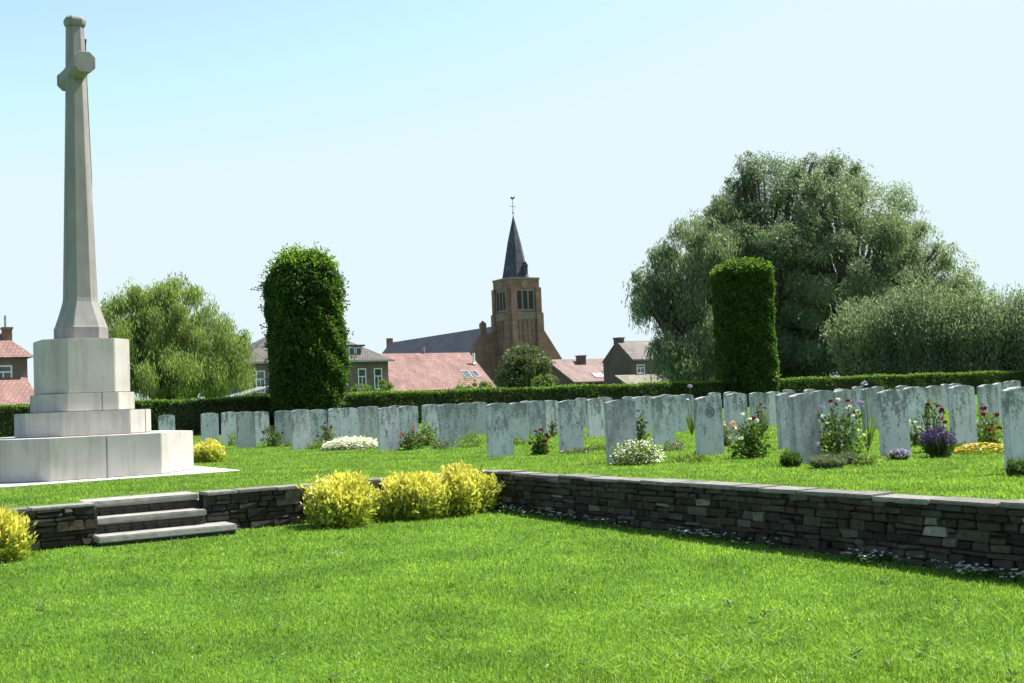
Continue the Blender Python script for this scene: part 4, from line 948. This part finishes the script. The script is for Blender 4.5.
# pilaster strips, belfry openings
for face in range(2):                                       # 0 = facade (-y), 1 = left flank (-x)
    fx = (lambda a, d, z: (a, -W2-d, z)) if face == 0 else (lambda a, d, z: (-W2-d, -a, z))
    def pbox(mm, a0, a1, d0, d1, za_, zb_): mm.hexa([fx(a0, d0, za_), fx(a1, d0, za_), fx(a1, d1, za_), fx(a0, d1, za_)], [fx(a0, d0, zb_), fx(a1, d0, zb_), fx(a1, d1, zb_), fx(a0, d1, zb_)])
    for a in (-1.15, -.38, .38, 1.15):
        mm = MB(); pbox(mm, a-.13, a+.13, -.02, .16, 1, z1-1.0); mm.build('pilaster', MT['church'], e)
    mm = MB(); pbox(mm, -1.9, 1.9, -.02, .13, z1-1.0+.002, z1-.26); mm.build('arcade_band', MT['church_trim'], e)
    za_, zb_ = z1+.55, zt-1.75
    mm = MB(); pbox(mm, -1.62, 1.62, -.14, -.02, za_-.28, za_-.003); mm.build('belfry_sill', MT['church_trim'], e)
    mm = MB(); pbox(mm, -1.62, 1.62, -.14, -.03, zb_+.003, zb_+.25); mm.build('belfry_lintel', MT['church_trim'], e)
    for a in (-.98, 0, .98):
        mm = MB(); pbox(mm, a-.36, a+.36, -.13, -.06, za_, zb_); bo = mm.build('belfry_opening', MT['louvre'], e)
        mm = MB()
        for q in range(7): zz = za_+.15+q*(zb_-za_-.2)/7; pbox(mm, a-.33, a+.33, -.06, .0, zz, zz+.06)
        mm.build('louvre', MT['slate'], bo)
    for a in (-.49, .49, -1.47, 1.47):
        mm = MB(); pbox(mm, a-.12, a+.12, -.13, -.01, za_, zb_); mm.build('mullion', MT['church_trim'], e)
    # clock-like round panel above
    mm = MB(); ra = .55
    pts_ = [(ra*math.cos(q*math.pi/8), ra*math.sin(q*math.pi/8)) for q in range(16)]; zc = zt-.75
    mm.add([fx(a, -.13, zc+b_) for a, b_ in pts_]+[fx(a, .0, zc+b_) for a, b_ in pts_], [tuple(range(16)), tuple(range(31, 15, -1))]+[(i, (i+1) % 16, (i+1) % 16+16, i+16) for i in range(16)]); mm.build('roundel', MT['church_trim'], e)
# spire
zs = at(512.3, 216, Y)[2]
def oct8(r, z): return [(r*math.cos((q+.5)*math.pi/4), r*math.sin((q+.5)*math.pi/4), z) for q in range(8)]
m = MB(); m.loft([oct8(2.12, zt+.1), oct8(1.96, zt+.75), oct8(1.05, zt+.75+(zs-zt)*.5), oct8(.05, zs)]); sp_ = m.build('spire', MT['spire'], e)
m = MB(); m.box(.25, .95, -2.1, -1.0, zt+.9, zt+2.0); m.add([(.15, -2.2, zt+2.0), (1.05, -2.2, zt+2.0), (1.05, -.9, zt+2.0), (.15, -.9, zt+2.0), (.6, -2.2, zt+2.7), (.6, -.7, zt+2.7)], [(3, 2, 1, 0), (0, 1, 4), (1, 2, 5, 4), (2, 3, 5), (3, 0, 4, 5)]); m.build('dormer', MT['slate'], sp_)
m = MB(); m.tube([(0, 0, zs-.2), (0, 0, zs+2.6)], [.05, .035], 6); m.tube([(-.55, 0, zs+1.45), (.55, 0, zs+1.45)], [.04, .04], 6)
m.loft([oct8(.05, zs+.35), oct8(.18, zs+.5), oct8(.05, zs+.65)])
m.add([(-.35, -.02, zs+2.6), (.1, -.02, zs+2.5), (.4, -.02, zs+2.75), (.3, -.02, zs+3.05), (.1, -.02, zs+2.75), (-.2, -.02, zs+2.95), (-.35, .02, zs+2.6), (.1, .02, zs+2.5), (.4, .02, zs+2.75), (.3, .02, zs+3.05), (.1, .02, zs+2.75), (-.2, .02, zs+2.95)], [(0, 1, 2, 3, 4, 5), (11, 10, 9, 8, 7, 6)]+[(i, (i+1) % 6, (i+1) % 6+6, i+6) for i in range(6)])
m.build('weathercock', MT['bronze'], sp_)
# nave behind the tower
zr = at(484, 330, Y+2)[2]+.35; hw = 7.0; y0 = W2-.3; Ln = 47; zen = zr-7.6
m = MB(); m.add([(-hw, y0, -.5), (hw, y0, -.5), (hw, y0, zen), (0, y0, zr+.25), (-hw, y0, zen), (-hw, y0+Ln, -.5), (hw, y0+Ln, -.5), (hw, y0+Ln, zen), (0, y0+Ln, zr+.25), (-hw, y0+Ln, zen)], [(0, 1, 2, 3, 4), (9, 8, 7, 6, 5), (0, 4, 9, 5), (1, 6, 7, 2), (2, 7, 8, 3), (4, 3, 8, 9)]); m.build('nave_wall', MT['church'], e)
m = MB()
for s_ in (-1, 1):
    x1 = s_*(hw+.4); z_ = zen-.45; m.hexa([(0, y0+.5, zr+.26), (0, y0+Ln-.3, zr+.26), (x1, y0+Ln-.3, z_), (x1, y0+.5, z_)], [(0, y0+.5, zr+.46), (0, y0+Ln-.3, zr+.46), (x1, y0+Ln-.3, z_+.2), (x1, y0+.5, z_+.2)])
m.build('nave_roof', MT['slate'], e)
for s_ in (-1, 1):
    m = MB(); m.hexa([(s_*.3, y0-.15, zr+.2), (s_*(hw+.5), y0-.15, zen-.35), (s_*(hw+.5), y0+.48, zen-.35), (s_*.3, y0+.48, zr+.2)], [(s_*.3, y0-.15, zr+.72), (s_*(hw+.5), y0-.15, zen+.15), (s_*(hw+.5), y0+.48, zen+.15), (s_*.3, y0+.48, zr+.72)]); m.build('gable_coping', MT['church'], e)
m = MB(); m.box(-5.0, -4.2, y0-.3, y0+.5, 1, zr+.4); m.prism([(-5.05, y0-.35), (-4.15, y0-.35), (-4.15, y0+.55), (-5.05, y0+.55)], zr+.402, zr+.95, [(-4.62, y0+.08), (-4.58, y0+.08), (-4.58, y0+.12), (-4.62, y0+.12)]); m.build('stair_turret', MT['church'], e)
m = MB(); m.box(-.5, .5, y0+Ln-.4, y0+Ln+.4, zr-.3, zr+1.3); m.build('end_finial', MT['church'], e)
def front_wall(name, pts, ya, yb):
    m = MB(); n = len(pts); m.add([(x, ya, z) for x, z in pts]+[(x, yb, z) for x, z in pts], [tuple(range(n)), tuple(range(2*n-1, n-1, -1))]+[(i, (i+1) % n, (i+1) % n+n, i+n) for i in range(n)]); m.build(name, MT['church'], e)
front_wall('aisle_gable', [(W2+.01, -.5), (8.6, -.5), (8.6, 6.7), (5.7, 11.0), (W2+.01, 11.9)], W2-.95, W2+.15)   # raking shoulder on the right
front_wall('aisle_gable', [(-W2-.01, -.5), (-W2-.01, zr-.7), (-5.2, zr-1.1), (-6.4, zr-2.6), (-6.4, -.5)], W2-.95, W2+.15)
